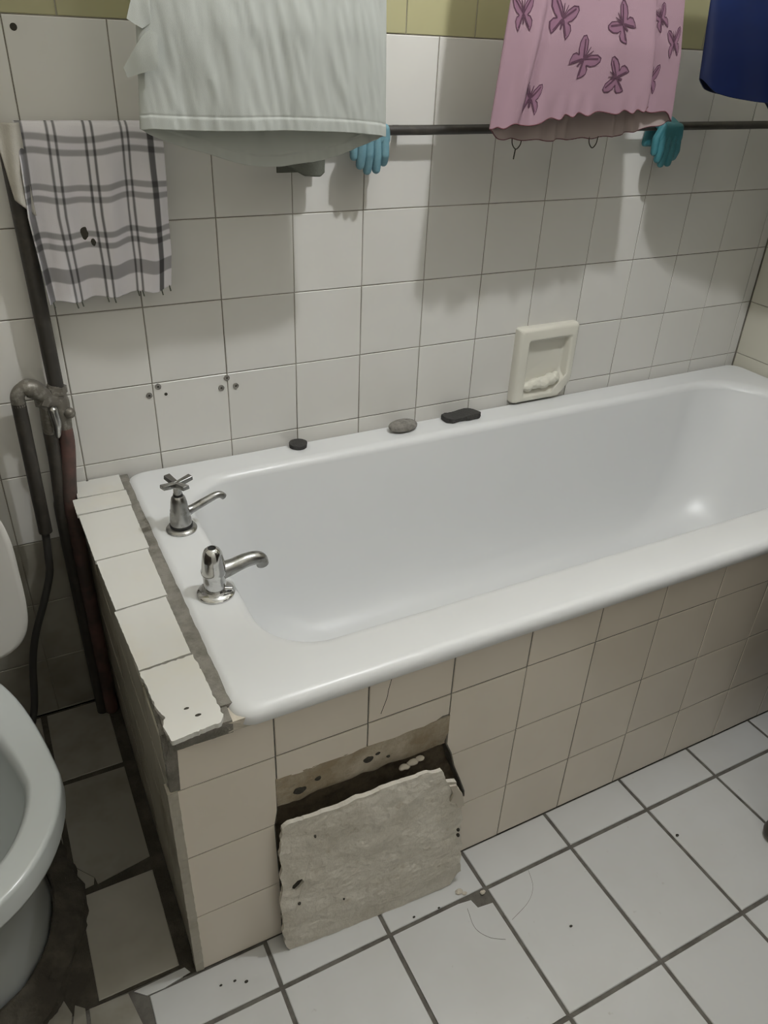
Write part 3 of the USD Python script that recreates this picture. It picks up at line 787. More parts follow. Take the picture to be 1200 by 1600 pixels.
vp = thing('water_pipe', 'dark vertical water pipe with a brass valve and a branch beside the bath', 'pipe')
obj('elbow', tube(curve([(-0.322, RY, 1.219), (-0.331, RY, 1.216), (-0.3335, RY, 1.205), (-0.3335, RY, 1.19)], 16), 0.0105, 18), MT['pipe_dark'], vp, smooth=50)
obj('riser', tube(np.linspace((-0.3335, RY, 1.20), (-0.330, RY, 0.79), 20), 0.0135, 20), MT['pipe_dark'], vp, smooth=50)
low = curve([(-0.330, RY, 0.725), (-0.331, RY - 0.002, 0.68), (-0.3425, RY - 0.012, 0.60), (-0.346, RY - 0.018, 0.54), (-0.347, RY - 0.018, 0.30), (-0.347, RY - 0.018, 0.004)], 60)
obj('drop_pipe', tube(low, 0.0145, 20), MT['pipe_rust'], vp, smooth=50, label='rusty reddish drop pipe')
obj('drop_sleeve', tube(curve([(-0.356, RY - 0.006, 0.735), (-0.357, RY - 0.006, 0.66), (-0.362, RY - 0.010, 0.58), (-0.366, RY - 0.012, 0.50), (-0.366, RY - 0.012, 0.004)], 40), 0.0125, 18), MT['pipe_dark'], vp, smooth=50)
vb = m3.Manifold.batch_boolean([hull_chain([(-0.332, RY, 0.80), (-0.330, RY, 0.77), (-0.330, RY, 0.72)], [0.015, 0.018, 0.015]),
                                hull_chain([(-0.330, RY, 0.775), (-0.356, RY - 0.014, 0.785)], [0.015, 0.016]),
                                hull_chain([(-0.352, RY - 0.012, 0.782), (-0.356, RY - 0.010, 0.725)], [0.014, 0.013])], m3.OpType.Add)
obj('valve_body', soften(vb, 0.004, 8), MT['valve'], vp, smooth=True, label='corroded valve body')
for c, ax in [((-0.331, RY, 0.795), Z_), ((-0.357, RY - 0.014, 0.788), np.array([-0.8, -0.3, 0.5]))]:
    nut = trimesh.creation.cylinder(0.019, 0.013, sections=6)
    nut.apply_transform(trimesh.geometry.align_vectors(Z_, ax))
    nut.apply_translation(c)
    obj('nut', nut, MT['valve'], vp)
lev = hull_chain([(-0.345, RY - 0.03, 0.768), (-0.343, RY - 0.034, 0.742), (-0.346, RY - 0.030, 0.718)], [0.009, 0.008, 0.006])
obj('valve_lever', soften(lev, 0.004, 5), MT['dull_chrome'], vp, smooth=True, label='pale metal lever')
kn = trimesh.creation.icosphere(3, 0.0105)
kn.apply_translation((-0.317, RY - 0.014, 0.752))
obj('valve_knob', kn, MT['valve'], vp, smooth=True)
br = curve([(-0.352, RY - 0.012, 0.787), (-0.362, RY - 0.02, 0.802), (-0.374, RY - 0.024, 0.813), (-0.388, RY - 0.026, 0.8145), (-0.3975, RY - 0.026, 0.803), (-0.3985, RY - 0.026, 0.785)], 40)
obj('branch_elbow', tube(br, np.interp(np.linspace(0, 1, len(br)), [0, 0.35, 0.5, 0.6, 1], [0.014, 0.0175, 0.0165, 0.012, 0.0125]), 20), MT['valve'], vp, smooth=50)
obj('branch_pipe', tube(np.linspace((-0.3985, RY - 0.026, 0.79), (-0.4015, RY - 0.026, 0.518), 14), 0.0125, 20), MT['pipe_dark'], vp, smooth=50, label='black foam wrapped branch pipe')
hs = curve([(-0.402, RY - 0.026, 0.522), (-0.406, RY - 0.026, 0.47), (-0.412, RY - 0.028, 0.42), (-0.434, RY - 0.034, 0.36), (-0.463, RY - 0.04, 0.29), (-0.482, RY - 0.045, 0.22), (-0.50, -0.10, 0.12), (-0.53, -0.14, 0.055)], 60)
obj('hose', tube(hs, 0.0075, 16), MT['hose'], vp, smooth=50, label='thin flexible feed hose')

# ------------------------------------------------------------------ toilet
toi = thing('toilet', 'white toilet with its lid raised, beside the bath tap end', 'toilet')
TX = -0.648


def egg(cx, yc, a, bf, bb, z, n=72, p=2.0):
    t_ = np.linspace(0, 2 * np.pi, n, endpoint=False)
    c, s_ = np.cos(t_), np.sin(t_)
    x = a * np.sign(c) * np.abs(c) ** (2 / p)
    x = x * np.where(s_ > 0, 1 - 0.25 * s_ * (1 - s_), 1.0)
    y = np.where(s_ < 0, bf * s_, bb * 1.07 * s_)
    return np.c_[cx + x, yc + y, np.full(n, z)]


yc = -0.565
rg = [egg(TX, yc + 0.09, 0.116, 0.18, 0.20, 0.0), egg(TX, yc + 0.09, 0.115, 0.178, 0.20, 0.03), egg(TX, yc + 0.085, 0.112, 0.172, 0.19, 0.10), egg(TX, yc + 0.07, 0.118, 0.172, 0.20, 0.19),
      egg(TX, yc + 0.03, 0.145, 0.17, 0.23, 0.28), egg(TX, yc + 0.005, 0.168, 0.195, 0.26, 0.325), egg(TX, yc, 0.174, 0.203, 0.28, 0.352), egg(TX, yc, 0.1845, 0.2115, 0.309, 0.354), egg(TX, yc, 0.187, 0.214, 0.312, 0.362), egg(TX, yc, 0.1865, 0.2135, 0.3115, 0.394),
      egg(TX, yc, 0.184, 0.211, 0.309, 0.3985), egg(TX, yc, 0.179, 0.206, 0.304, 0.4005), egg(TX, yc, 0.147, 0.173, 0.20, 0.4005), egg(TX, yc, 0.141, 0.167, 0.18, 0.3985), egg(TX, yc, 0.134, 0.160, 0.17, 0.388),
      egg(TX, yc, 0.136, 0.160, 0.17, 0.37), egg(TX, yc, 0.128, 0.15, 0.16, 0.33), egg(TX, yc + 0.01, 0.105, 0.125, 0.14, 0.27), egg(TX, yc + 0.03, 0.07, 0.08, 0.10, 0.215), egg(TX, yc + 0.04, 0.03, 0.035, 0.045, 0.195)]
obj('bowl', loft(rg, cap_first=True, cap_last=True), MT['toilet'], toi, smooth=60)
lid = []
LH = 0.42
for yy, sc in [(0.0, 0.93), (-0.003, 0.985), (-0.007, 1.0), (-0.013, 0.985), (-0.016, 0.95), (-0.013, 0.86)]:
    t_ = np.linspace(0, 2 * np.pi, 80, endpoint=False)
    c, s_ = np.cos(t_), np.sin(t_)
    x = 0.190 * sc * np.where(s_ > 0, c, np.sign(c) * np.abs(c) ** 0.38)
    z = np.where(s_ > 0, 0.225 * s_, 0.20 * np.sign(s_) * np.abs(s_) ** 0.42) * sc
    lid.append(np.c_[TX + x, np.full(80, yy), 0.60 + z])
lid = np.array(lid)
lid[..., 1] += -0.262 + (lid[..., 2] - 0.40) * 0.10
lm = loft(lid, cap_first=True, cap_last=True)
if lm.volume < 0:
    lm.invert()
obj('lid', lm, MT['toilet_lid'], toi, smooth=50, label='raised oval lid')
for sx in (-0.08, 0.08):
    obj('hinge', rbx(TX + sx - 0.018, TX + sx + 0.018, -0.285, -0.25, 0.392, 0.418, 0.006), MT['toilet_lid'], toi, smooth=40)
pp = [egg(TX, yc + 0.09, 0.112, 0.14, 0.2, -0.001), egg(TX, yc + 0.09, 0.150, 0.175, 0.3, -0.001)]
col = []
for sc, z in [(1.0, 0.0), (0.97, 0.012), (0.87, 0.022), (0.80, 0.03), (0.745, 0.034), (0.72, 0.03), (0.715, 0.0)]:
    col.append(egg(TX, yc + 0.09, 0.168 * sc, 0.262 * sc, 0.29 * sc, z, 120))
cm = loft(col + [col[0]])
v_, f_ = trimesh.remesh.subdivide_to_size(cm.vertices, cm.faces, 0.012, max_iter=20)
cm = trimesh.Trimesh(v_, f_); cm.merge_vertices()
cv = np.array(cm.vertices)
dn = meshkit.fbm(cv * 22 + 5, 4, 3) - 0.5
rad = cv - [TX, yc + 0.09, 0]
rad[:, 2] = 0
rad *= np.clip((np.hypot(rad[:, 0] / 0.168, rad[:, 1] / 0.27) - 0.73) / 0.2, 0, 1)[:, None]
cv = cv + rad * (dn * 0.22)[:, None]
cv[:, 2] = np.where(cv[:, 2] > 0.002, cv[:, 2] + dn * 0.025, cv[:, 2])
cm.vertices = cv
tag(obj('cement_collar', cm, MT['cement'], smooth=50), 'dirty dark lumpy cement around the toilet foot on the floor', 'cement')

# ------------------------------------------------------------------ clothes line and laundry
LINE_Y, LINE_Z = -0.20, 1.66
cl = obj('clothes_line', tube([(XL, LINE_Y, LINE_Z), (-0.3, LINE_Y, LINE_Z - 0.004), (0.4, LINE_Y, LINE_Z - 0.008), (1.0, LINE_Y, LINE_Z - 0.004), (XR, LINE_Y, LINE_Z)], 0.003, 10), MT['rope'], smooth=True)
tag(cl, 'taut pale clothes line strung above the bath carrying the laundry', 'clothes line')


def garment(xl, xr, hem_f, hem_b, y0, depth, top, fold, rows=110, cols=220, band=0.018, amp=0.006, ruffle=None):
    """A garment as a flattened tube hanging from the line. xl, xr: edges as f(z); hems: functions of u in 0..1. Returns the sheet and a function that maps (u, z) on the front to a point."""
    def point(u, z, frontal, hz):
        h = np.clip((top - z) / (top - 1.2), 0, 1.2)
        x = xl(z) * (1 - u) + xr(z) * u
        d = depth * np.sqrt(np.clip(1 - (2 * u - 1) ** 2, 0, 1)) * np.clip(h * 1.6, 0.06, 1)
        w = np.clip(1 - np.abs(2 * u - 1) ** 8, 0, 1)
        f = fold(u, z, frontal) * w
        y = y0 + np.where(frontal, -d, d * 0.55) + f
        b = (z - hz)
        y = y - np.where(frontal, 1, -1) * 0.0012 * (1 / (1 + np.exp((b - band) / 0.0012)) - 0.9 * np.exp(-((b - band) / 0.0018) ** 2))
        return np.stack([x, y, z], -1)
    half = cols // 2
    uf = 0.5 - 0.5 * np.cos(np.linspace(0, np.pi, half, endpoint=False))
    U = np.r_[uf, 1 - uf]
    fr = np.r_[np.ones(half, bool), np.zeros(half, bool)]
    hz = np.where(fr, hem_f(U), hem_b(U))
    e = np.clip(np.minimum(U, 1 - U) / 0.03, 0, 1)
    hz_m = 0.5 * (hem_f(U) + hem_b(U))
    hz = hz * e + hz_m * (1 - e)
    Gd = []
    for t_ in np.r_[np.linspace(0, 0.16, rows // 2, endpoint=False), np.linspace(0.16, 1, rows // 2)]:
        z = hz * (1 - t_) + top * t_
        Gd.append(point(U, z, fr, hz))
    return np.array(Gd), lambda u, z: point(np.asarray(u, float), np.asarray(z, float), np.ones(np.shape(u), bool), np.full(np.shape(u), -9.0))


def interp(xs_, ys_):
    return lambda q: np.interp(q, xs_, ys_)


def smooth_interp(xs_, ys_):
    from scipy.interpolate import PchipInterpolator
    f = PchipInterpolator(xs_, ys_)
    return lambda q: f(np.clip(q, xs_[0], xs_[-1]))


# white T-shirt
sx = np.array([-0.163, -0.12, -0.064, 0.004, 0.046, 0.09, 0.147, 0.181, 0.236])
su = (sx - sx[0]) / (sx[-1] - sx[0])
hb = smooth_interp(su, [1.240, 1.222, 1.206, 1.188, 1.185, 1.189, 1.198, 1.209, 1.229])
hf = smooth_interp([0, 0.25, 0.5, 0.75, 1.0], [1.243, 1.2405, 1.241, 1.2385, 1.230])


def shirt_fold(u, z, fr):
    s = np.where(fr, 1.0, -0.6)
    a = 0.013 * (meshkit.fbm(np.stack([u * 9 + (z - 1.2) * 4.0, (z - 1.2) * 2.2, np.where(fr, 0.3, 8.1)], -1), 3, 21) - 0.5)
    b = 0.008 * (meshkit.fbm(np.stack([u * 22 + (z - 1.2) * 11.0, (z - 1.2) * 8, np.where(fr, 2.3, 6.1)], -1), 3, 5) - 0.5)
    k = 0.005 * (meshkit.noise(np.stack([u * 50 + (z - 1.2) * 30.0, (z - 1.2) * 22, np.where(fr, 4.3, 9.1)], -1), 12) - 0.5)
    return s * (a + b * np.clip((1.46 - z) / 0.1, 0.4, 1) + k)


Gs, _ = garment(interp([1.2, 1.24, 1.40, 1.66], [-0.163, -0.163, -0.150, -0.15]), interp([1.2, 1.23, 1.42, 1.66], [0.237, 0.236, 0.229, 0.225]), hf, hb, -0.217, 0.024, LINE_Z + 0.003, shirt_fold, rows=130, cols=300)
shirt = thing('t_shirt', 'white cotton T-shirt hanging from the line with its curved hem down', 'T-shirt')
obj('body', sheet(Gs, 0.0012, wrap=True), MT['white_cotton'], shirt, smooth=True)


def patch(outline, y, name, parent, m, seed, dy=0.0):
    """A hanging flap of cloth with an uneven outline."""
    pgn = Polygon(outline)
    e = trimesh.creation.extrude_polygon(pgn, 0.0016, engine='earcut')
    a, b = trimesh.remesh.subdivide_to_size(e.vertices, e.faces, 0.007, max_iter=20)
    e = trimesh.Trimesh(a, b); e.merge_vertices()
    q = np.array(e.vertices)
    w = 0.012 * (meshkit.fbm(np.c_[q[:, 0] * 40, q[:, 1] * 18, q[:, 0] * 0], 2, seed) - 0.5)
    e.vertices = np.c_[q[:, 0], y + q[:, 2] + w + dy * (q[:, 0] - q[:, 0].mean()), q[:, 1]]
    if e.volume < 0:
        e.invert()
    return obj(name, e, m, parent, smooth=50)


patch([(-0.140, 1.365), (-0.150, 1.357), (-0.158, 1.347), (-0.177, 1.3185), (-0.1735, 1.3065), (-0.150, 1.3145), (-0.135, 1.318), (-0.13, 1.36)], -0.234, 'sleeve', shirt, MT['white_cotton'], 3, -0.35)
patch([(-0.130, 1.66), (-0.150, 1.64), (-0.156, 1.55), (-0.1575, 1.398), (-0.166, 1.376), (-0.158, 1.371), (-0.147, 1.3655), (-0.135, 1.372), (-0.13, 1.45)], -0.226, 'sleeve', shirt, MT['white_cotton'], 5, 0.0)

patch([(-0.14, 1.66), (-0.40, 1.655), (-0.415, 1.47), (-0.30, 1.43), (-0.15, 1.428)], -0.205, 'sleeve', shirt, MT['white_cotton'], 9, 0.0)  # unseen sleeve added above the view to shade the wall

# pink butterfly dress
dxf = [0.447, 0.475, 0.543, 0.614, 0.678, 0.756]
hfd0 = smooth_interp([0.0, 0.07, 0.235, 0.41, 0.56, 0.745, 0.80, 0.88, 0.94, 1.0], [1.243, 1.247, 1.256, 1.267, 1.270, 1.273, 1.277, 1.271, 1.269, 1.2545])
hfd = lambda u: hfd0(u) + 0.0032 * np.sin(u * 62 + 2.2 * np.sin(u * 17)) * np.clip(np.minimum(u, 1 - u) / 0.05, 0, 1) - 0.002
hbd0 = smooth_interp([0, 0.07, 0.31, 0.53, 0.67, 0.79, 1.0], [1.238, 1.2235, 1.2195, 1.2215, 1.2245, 1.2315, 1.2515])
hbd = lambda u: hbd0(u) + 0.0016 * np.sin(u * 50 + 1.0) * np.clip(np.minimum(u, 1 - u) / 0.05, 0, 1)


def dress_fold(u, z, fr):
    k = np.clip((1.52 - z) / 0.2, 0.3, 1.0)
    a = 0.004 * np.sin(u * 21 + 0.6) + 0.012 * (meshkit.fbm(np.stack([u * 6, (z - 1.2) * 1.2, np.where(fr, 0.3, 8.1)], -1), 2, 31) - 0.5)
    c = 0.82 + (1.30 - z) * 0.16       # the deep fold on the right
    g = 0.034 * (1 / (1 + np.exp(-(u - c) / 0.007))) * np.exp(-np.clip(u - c, 0, 1) / 0.055)
    c2 = 0.085 - (1.25 - z) * 0.25     # the turned fold on the left
    g2 = -0.012 * np.exp(-((u - c2) / 0.03) ** 2) + 0.010 * np.exp(-((u - c2 - 0.045) / 0.016) ** 2)
    h = np.clip((1.30 - z) / 0.06, 0, 1) * 0.004 * np.sin(u * 62 + 2.2 * np.sin(u * 17))
    return np.where(fr, (a + g + g2) * k + h, -a * 0.6 - h)


Gd, dpt = garment(interp([1.2, 1.24, 1.43, 1.66], [0.442, 0.443, 0.460, 0.472]), interp([1.2, 1.25, 1.36, 1.45, 1.66], [0.876, 0.874, 0.864, 0.846, 0.83]), hfd, hbd, -0.217, 0.026, LINE_Z + 0.003, dress_fold, rows=110, cols=300, band=-1.0)
dress = thing('dress', 'pink dress printed with dark butterflies hanging from the line', 'dress')
half = 150
obj('front', sheet(Gd[:, :half + 1], 0.001), MT['pink_cotton'], dress, smooth=True)
obj('back', sheet(np.concatenate([Gd[:, half:], Gd[:, :1]], 1), 0.001), MT['pink_inner'], dress, smooth=True, label='pale beige pink inner side of the back')
edge = Gd[0, :half]
obj('front_hem', tube(edge[1:-1], 0.0011, 8), MT['pink_hem'], dress, smooth=True, label='dark overlocked front hem')
edge = Gd[0, half:]
obj('back_hem', tube(edge[1:-1], 0.0009, 8), MT['pink_hem'], dress, smooth=True)
for u0, l in [(0.17, 0.034), (0.585, 0.018)]:
    c = Gd[0, half + int((1 - u0) * half) if False else half + int(np.argmin(np.abs((0.5 + 0.5 * np.cos(np.linspace(0, np.pi, half, endpoint=False))) - u0)))]
    lp = curve([c + [-0.010, 0, 0.004], c + [-0.009, -0.002, -0.008], c + [0.0, -0.002, -0.016], c + [0.010, 0, -0.009], c + [0.012, 0, 0.004]], 24)
    t_ = tube(lp, 0.001, 8)
    if l > 0.03:
        t_ = cat_mesh(t_, tube(curve([c + [-0.001, -0.002, -0.016], c + [-0.002, -0.002, -0.024], c + [-0.0015, 0, -0.033]], 10), 0.0012, 8))
    obj('thread_loop', t_, MT['chip'], dress, smooth=True, label='dark loop of thread under the hem')

WING = [(0.0, 0.06), (0.10, 0.28), (0.28, 0.46), (0.46, 0.50), (0.53, 0.40), (0.48, 0.20), (0.36, 0.05), (0.24, -0.02), (0.35, -0.05), (0.42, -0.18), (0.38, -0.34), (0.29, -0.48), (0.23, -0.42), (0.15, -0.30), (0.06, -0.14), (0.0, -0.08)]


def butterfly(cx, cz, size, ang, squeeze):
    """A flat printed butterfly laid on the front of the dress."""
    xl_, xr_ = interp([1.2, 1.24, 1.43, 1.66], [0.442, 0.443, 0.460, 0.472]), interp([1.2, 1.25, 1.36, 1.45, 1.66], [0.876, 0.874, 0.864, 0.846, 0.83])
    ca, sa = math.cos(ang), math.sin(ang)

    def lay(poly, lift):
        e = trimesh.creation.triangulate_polygon(poly, engine='earcut')
        v2, f2 = e
        v2 = np.c_[v2, np.zeros(len(v2))]
        v2, f2 = trimesh.remesh.subdivide_to_size(v2, f2, 0.1, max_iter=12)
        x = v2[:, 0] * size * squeeze
        z = v2[:, 1] * size
        X, Zz = cx + x * ca - z * sa, cz + x * sa + z * ca
        u = np.clip((X - xl_(Zz)) / (xr_(Zz) - xl_(Zz)), 0.002, 0.998)
        p = dpt(u, Zz)
        du, dz = dpt(np.clip(u + 0.004, 0, 1), Zz) - p, dpt(u, Zz + 0.002) - p
        nn = np.cross(du, dz)
        nn /= np.linalg.norm(nn, axis=1, keepdims=True) + 1e-12
        nn *= np.where(nn[:, 1:2] > 0, -1, 1)
        t_ = trimesh.Trimesh(p + nn * lift, f2, process=False)
        if (t_.face_normals[:, 1] > 0).mean() > 0.5:
            t_.invert()
        return t_
    parts, dark = [], []
    for sgn in (1, -1):
        w = Polygon([(a * sgn, b) for a, b in WING]).buffer(0)
        inner = w.buffer(-0.036)
        parts += [lay(g, 0.0010) for g in getattr(inner, 'geoms', [inner]) if g.area > 1e-4]
        ringp = w.difference(inner.buffer(0.002))
        vein = Polygon([(0.02 * sgn, 0.08), (0.38 * sgn, 0.42), (0.41 * sgn, 0.38), (0.05 * sgn, 0.03)]).buffer(0)
        vein2 = Polygon([(0.02 * sgn, -0.02), (0.25 * sgn, -0.38), (0.28 * sgn, -0.36), (0.06 * sgn, 0.0)]).buffer(0)
        for r_ in (ringp, vein, vein2):
            dark += [lay(g, 0.0014) for g in getattr(r_, 'geoms', [r_]) if g.area > 1e-4]
    bodyp = Polygon([(-0.03, -0.26), (0.03, -0.26), (0.04, 0.14), (0.09, 0.40), (0.07, 0.41), (0.0, 0.17), (-0.07, 0.41), (-0.09, 0.40), (-0.04, 0.14)])
    dark.append(lay(bodyp, 0.0016))
    bp_ = obj('butterfly_print', cat_mesh(*parts), MT['print_mid'], dress, smooth=True, label='dark printed butterfly')
    obj('outline', cat_mesh(*dark), MT['print_dark'], bp_, smooth=True)


for cx, cz, sz, an, sq in [(a, b, c * 1.12, d, min(1.0, e * 1.2)) for a, b, c, d, e in [(0.556, 1.408, 0.050, -0.25, 0.85), (0.690, 1.406, 0.052, 0.95, 0.75), (0.610, 1.351, 0.050, -0.75, 0.8), (0.693, 1.325, 0.050, 1.35, 0.9), (0.512, 1.288, 0.046, -0.1, 0.5),
                           (0.800, 1.322, 0.046, 0.1, 0.45), (0.832, 1.383, 0.044, 0.25, 0.55), (0.482, 1.412, 0.046, 0.1, 0.55), (0.63, 1.47, 0.05, 0.5, 0.8), (0.75, 1.48, 0.05, -0.4, 0.8), (0.79, 1.42, 0.04, 0.6, 0.5), (0.52, 1.50, 0.05, 0.9, 0.8)]]:
    butterfly(cx, cz, sz, an, sq)

# blue plastic garment; unseen right side drawn low to shade the bath end
hfb = smooth_interp([0, 0.06, 0.2, 0.39, 0.6, 0.86, 1.0], [1.325, 1.303, 1.292, 1.284, 1.16, 0.97, 0.94])  # hem drops out of view on the right to cast more shade
hbb = smooth_interp([0, 0.06, 0.2, 0.39, 0.6, 0.86, 1.0], [1.33, 1.308, 1.298, 1.292, 1.17, 0.98, 0.95])


def blue_fold(u, z, fr):
    a = 0.03 * (meshkit.fbm(np.stack([u * 5 + (z - 1.2) * 1.5, (z - 1.2) * 2.0, np.where(fr, 0.3, 8.1)], -1), 2, 41) - 0.5)
    r = 0.012 * np.exp(-np.abs(u - 0.27 - (1.40 - z) * 0.45) / 0.018)
    return np.where(fr, a - r, -a * 0.5)


Gb, _ = garment(interp([1.2, 1.30, 1.33, 1.45, 1.66], [0.935, 0.925, 0.92, 0.905, 0.90]), interp([1.2, 1.66], [1.48, 1.36]), hfb, hbb, -0.225, 0.045, LINE_Z + 0.003, blue_fold, rows=90, cols=180, band=-1)
bl = thing('plastic_garment', 'dark blue plastic garment hanging in the upper right corner, unseen side lengthened for shade', 'garment')
obj('body', sheet(Gb, 0.0015, wrap=True), MT['blue_plastic'], bl, smooth=True)


# plaid towel over the rail
def towel_grid():
    rows, cols = 150, 110
    v = np.linspace(0, 1, rows)
    u = np.linspace(0, 1, cols)
    Gt = np.zeros((rows, cols, 3))
    for i, b in enumerate(v):
        zt_, zb_ = 1.2365, 0.958 + 0.010 * u + 0.003 * np.sin(u * 20)
        z = zt_ * (1 - b) + zb_ * b
        lx_ = np.interp(b, [0, 0.5, 1], [-0.318, -0.324, -0.316])
        rx_ = np.interp(b, [0, 0.35, 0.8, 1], [-0.094, -0.096, -0.1, -0.106])
        x = lx_ * (1 - u) + rx_ * u
        out_ = RY - 0.0155 * np.sqrt(np.clip(1 - ((1 - b * 9) ** 2 if b < 1 / 9 else 0), 0, 1))
        y = out_ - 0.008 * b + 0.016 * (meshkit.fbm(np.stack([u * 7, np.full(cols, b * 2.0), u * 0], -1), 3, 13) - 0.5) * min(1, b * 3) + 0.006 * np.sin(u * 19 + b * 1.5) * min(1, b * 2)
        y = np.minimum(y, -0.006)
        y = y - 0.016 * np.exp(-((u - 0.0) / 0.04) ** 2) * min(1, b * 4)
        z = z + 0.004 * np.sin(u * 9 + 1.0) * np.clip(1 - b, 0, 1) * (b > 0.03)
        Gt[i] = np.stack([x, y, z], -1)
    # over the rail and a short way down the back
    back = []
    for b in np.linspace(1, 0.08, 10):
        x = -0.318 * (1 - u) - 0.094 * u
        back.append(np.stack([x, np.full(cols, RY + 0.0155), 1.2365 - 0.12 * b + 0 * u], -1))
    back = np.array(back)
    return np.concatenate([back, Gt]), len(back)


Gt, nb = towel_grid()
tw, uvt = sheet(Gt[:, :], 0.0022, uv=True)
m_, n_c = Gt.shape[:2]
vrow = np.r_[np.linspace(-0.3, 0, nb), np.linspace(0, 1, m_ - nb)]
uvt[:, 1] = np.tile(np.repeat(np.clip(vrow, 0.0, 1), n_c), 2)
towel = thing('dish_towel', 'grey plaid kitchen towel with dark stripes draped over the rail', 'towel')
obj('cloth', tw, MT['plaid'], towel, smooth=True, uv=uvt)
ys = lambda u, b: Gt[nb + int(b * (m_ - nb - 1)), int(u * (n_c - 1))]
for u, b, s in [(0.375, 0.612, 0.010), (0.42, 0.665, 0.006)]:
    c = ys(u, b)
    d = trimesh.creation.icosphere(2, 1.0)
    d.vertices *= [s * 0.75, 0.003, s * 1.1]
    d = rough(d, 0.0022, 130, 5)
    d.apply_translation(c + [0, -0.0012, 0])
    obj('stain', d, MT['chip'], towel, label='dark torn hole')
for u in (0.03, 0.21, 0.25, 0.455, 0.505, 0.71, 0.75, 0.91, 0.985):
    c = ys(u, 1.0)
    obj('fringe_thread', tube(curve([c + [0, 0, 0.002], c + [0.001, -0.001, -0.004], c + [0.002, 0, -0.009]], 8), 0.0013, 6), MT['grey_rag'], towel)
rows = []
for b in np.linspace(0, 1, 30):
    u = np.linspace(0, 1, 16)
    x = (-0.350 + 0.012 * b) * (1 - u) + (-0.312) * u
    rows.append(np.stack([x, RY - 0.021 + 0.006 * np.sin(u * 6 + b * 3) - 0.004 * b, 1.2365 - b * (0.135 * u + 0.11 * (1 - u))], -1))
wc = sheet(np.array(rows), 0.0025)
tag(obj('face_cloth', wc, MT['face_cloth'], smooth=True), 'beige face cloth on the rail half behind the plaid towel', 'cloth')


# gloves over the rail
def glove(x, zt_, zb_, m, label, spread, flip, n=4, tilt=0.0):
    yg = RY - 0.029
    L = zt_ - zb_
    palm = m3.Manifold.batch_hull([m3.Manifold.sphere(0.011, 16).translate((x + a, yg + 0.002, z)) for a, z in [(-0.026, zb_ + 0.062), (0.026, zb_ + 0.062), (-0.024, zt_), (0.024, zt_)]])
    top = m3.Manifold.batch_hull([m3.Manifold.sphere(0.009, 16).translate((x + a, y, z)) for a in (-0.024, 0.024) for y, z in [(yg + 0.004, zt_), (RY, 1.2375)]])
    bk_ = m3.Manifold.batch_hull([m3.Manifold.sphere(0.0075, 16).translate((x + a, y, z)) for a in (-0.024, 0.024) for y, z in [(RY + 0.012, 1.234), (RY + 0.020, 1.19)]])
    fin = []
    offs = np.linspace(-0.0255, 0.0255, 4) * spread
    lens = [0.010, 0.0, 0.002, 0.014]
    for k in range(4):
        x0 = x + np.linspace(-0.023, 0.023, 4)[k]
        xe = x + offs[k] + tilt
        fin.append(hull_chain([(x0, yg, zb_ + 0.066), ((x0 + xe) / 2, yg - 0.003, zb_ + 0.036), (xe, yg - 0.001 + 0.004 * (k % 2), zb_ + 0.0085 + lens[k])], [0.0098, 0.0094, 0.0085]))
    th = hull_chain([(x + flip * 0.024, yg, zb_ + 0.085), (x + flip * 0.036, yg + 0.004, zb_ + 0.06), (x + flip * 0.037, yg + 0.002, zb_ + 0.033)], [0.010, 0.009, 0.008])
    t = thing('rubber_glove', label, 'glove', 'rubber gloves on the rail')
    hand = m3.Manifold.batch_boolean([palm, top, bk_] , m3.OpType.Add)
    obj('palm', soften(hand, 0.005, 6), m, t, smooth=True)
    for q in fin:
        obj('finger', soften(q, 0.004, 5), m, t, smooth=True)
    obj('thumb', soften(th, 0.004, 5), m, t, smooth=True)


glove(0.290, 1.225, 1.147, MT['glove_blue'], 'pale blue rubber glove under the right corner of the white T-shirt', 1.0, -1)
glove(1.040, 1.225, 1.143, MT['glove_shaded'], 'teal rubber glove under the right corner of the pink dress, shade mixed into its colour', 1.0, -1)
rag_rows = []
for b in np.linspace(0, 1, 30):
    u = np.linspace(0, 1, 24)
    zb2 = np.interp(u, [0, 0.55, 0.9, 1.0], [1.172, 1.147, 1.146, 1.153])
    x = np.interp(b, [0, 1], [0.115, 0.112]) * (1 - u) + np.interp(b, [0, 1], [0.200, 0.197]) * u
    rag_rows.append(np.stack([x, np.full(24, RY - 0.014) + 0.010 * (meshkit.noise(np.stack([u * 5, np.full(24, b * 2), u * 0], -1), 3) - 0.5) - 0.006 * b, 1.234 * (1 - b) + zb2 * b], -1))
rg_ = [np.stack([0.115 * (1 - u) + 0.2 * u, np.full(24, RY + 0.0135), np.full(24, z)], -1) for z in (1.15, 1.19, 1.228)]
rag = sheet(np.array(rg_ + rag_rows), 0.003)
tag(obj('rag', rag, MT['grey_rag'], smooth=True), 'dark grey rag on the rail peeping out below the white T-shirt', 'rag')

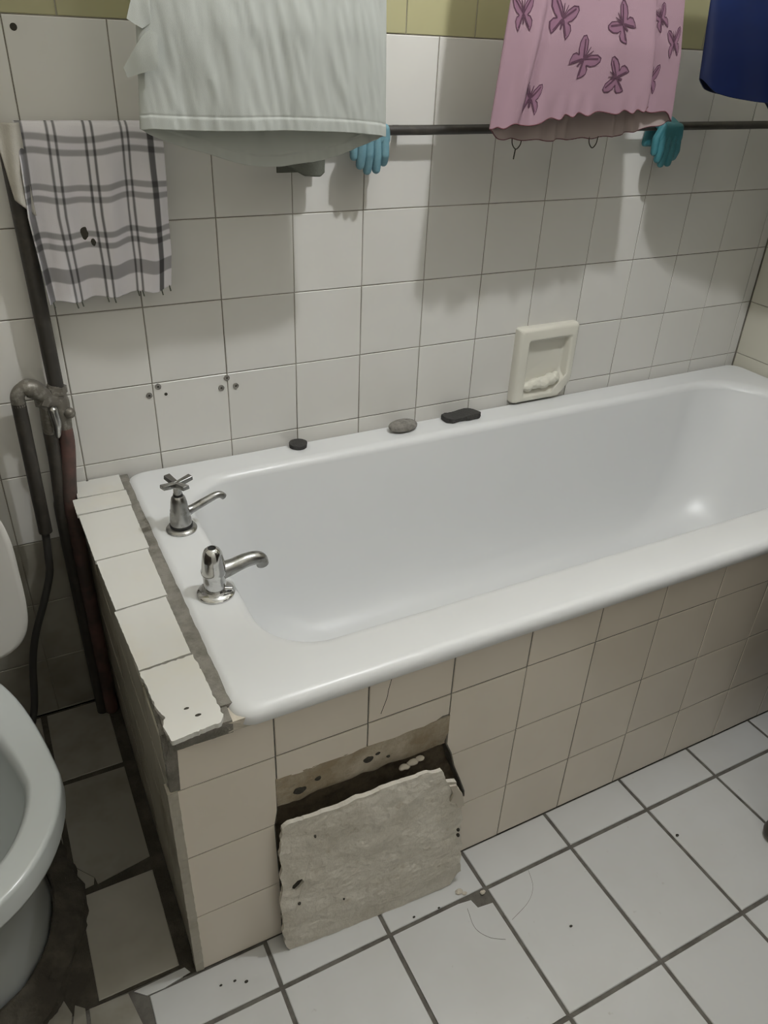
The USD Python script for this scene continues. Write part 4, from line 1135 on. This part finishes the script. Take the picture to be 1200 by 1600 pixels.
# ------------------------------------------------------------------ dark wooden cabinet at the right, only a foot in view
cab = thing('cabinet', 'dark brown wooden cabinet whose turned foot shows at the right edge', 'cabinet')
cx0, cx1, cy0, cy1 = 0.772, 1.50, -1.40, -0.95
foot = [(0, 0.0), (0.014, 0.0), (0.022, 0.008), (0.0245, 0.02), (0.022, 0.034), (0.016, 0.048), (0.015, 0.06), (0.02, 0.075), (0.023, 0.12), (0, 0.12)]
for fx, fy in [(cx0 + 0.027, cy1 - 0.025), (cx1 - 0.03, cy1 - 0.03), (cx0 + 0.03, cy0 + 0.03), (cx1 - 0.03, cy0 + 0.03)]:
    obj('foot', lathe(foot, (fx, fy, 0)), MT['dark_wood'], cab, smooth=40)
obj('carcass', rbx(cx0, cx1, cy0, cy1, 0.12, 0.85, 0.006), MT['dark_wood'], cab, smooth=40)
obj('top', rbx(cx0 - 0.012, cx1 + 0.012, cy0 - 0.012, cy1 + 0.012, 0.85, 0.875, 0.006), MT['dark_wood'], cab, smooth=40)
for k in (0, 1):
    a0 = cx0 + 0.01 + k * (cx1 - cx0 - 0.01) / 2
    a1 = a0 + (cx1 - cx0) / 2 - 0.015
    dr = obj('door', rbx(a0, a1, cy0 - 0.016, cy0 - 0.001, 0.14, 0.835, 0.004), MT['dark_wood'], cab, smooth=40)
    kb = trimesh.creation.icosphere(3, 0.012)
    kb.apply_translation((a1 - 0.03 if k == 0 else a0 + 0.03, cy0 - 0.024, 0.5))
    obj('knob', kb, MT['dull_chrome'], dr, smooth=True)

# ------------------------------------------------------------------ unseen dark curtain added at the right end to block bounce light
rows = []
for b in np.linspace(0, 1, 24):
    u = np.linspace(0, 1, 120)
    rows.append(np.stack([0.985 + 0.50 * u, -0.82 + (0.018 + 0.012 * b) * np.sin(u * 75 + 0.6 * np.sin(b * 4)) , 1.95 * (1 - b) + 0.12 * b + 0 * u], -1))
cur = thing('shower_curtain', 'dark brown curtain added at the far right end of the bath to block light, out of view', 'curtain')
obj('cloth', sheet(np.array(rows), 0.002), MT['curtain'], cur, smooth=True)
rod = obj('curtain_rod', tube([(XL, -0.815, 1.965), (XR, -0.815, 1.965)], 0.010, 14), MT['holder'], smooth=True)  # unseen rod that goes with the added curtain
tag(rod, 'thin white rod added to carry the light blocking curtain, out of view', 'rod')

# ------------------------------------------------------------------ ceiling bulb
lamp = thing('ceiling_bulb', 'bare bulb in a white holder hanging from the ceiling, out of view', 'lamp', loc=BULB)
obj('bulb', lathe([(0, -0.032), (0.012, -0.030), (0.024, -0.021), (0.030, -0.006), (0.029, 0.008), (0.020, 0.028), (0.013, 0.042), (0.0, 0.043)], seg=24), MT['bulb'], lamp, smooth=True)
obj('holder', lathe([(0, 0.043), (0.017, 0.043), (0.019, 0.06), (0.019, 0.085), (0.010, 0.095), (0, 0.095)], seg=24), MT['holder'], lamp, smooth=40)
obj('cord', tube(np.linspace((0, 0, 0.094), (0, 0, WALL_TOP - BULB[2]), 4), 0.003, 8), MT['holder'], lamp)
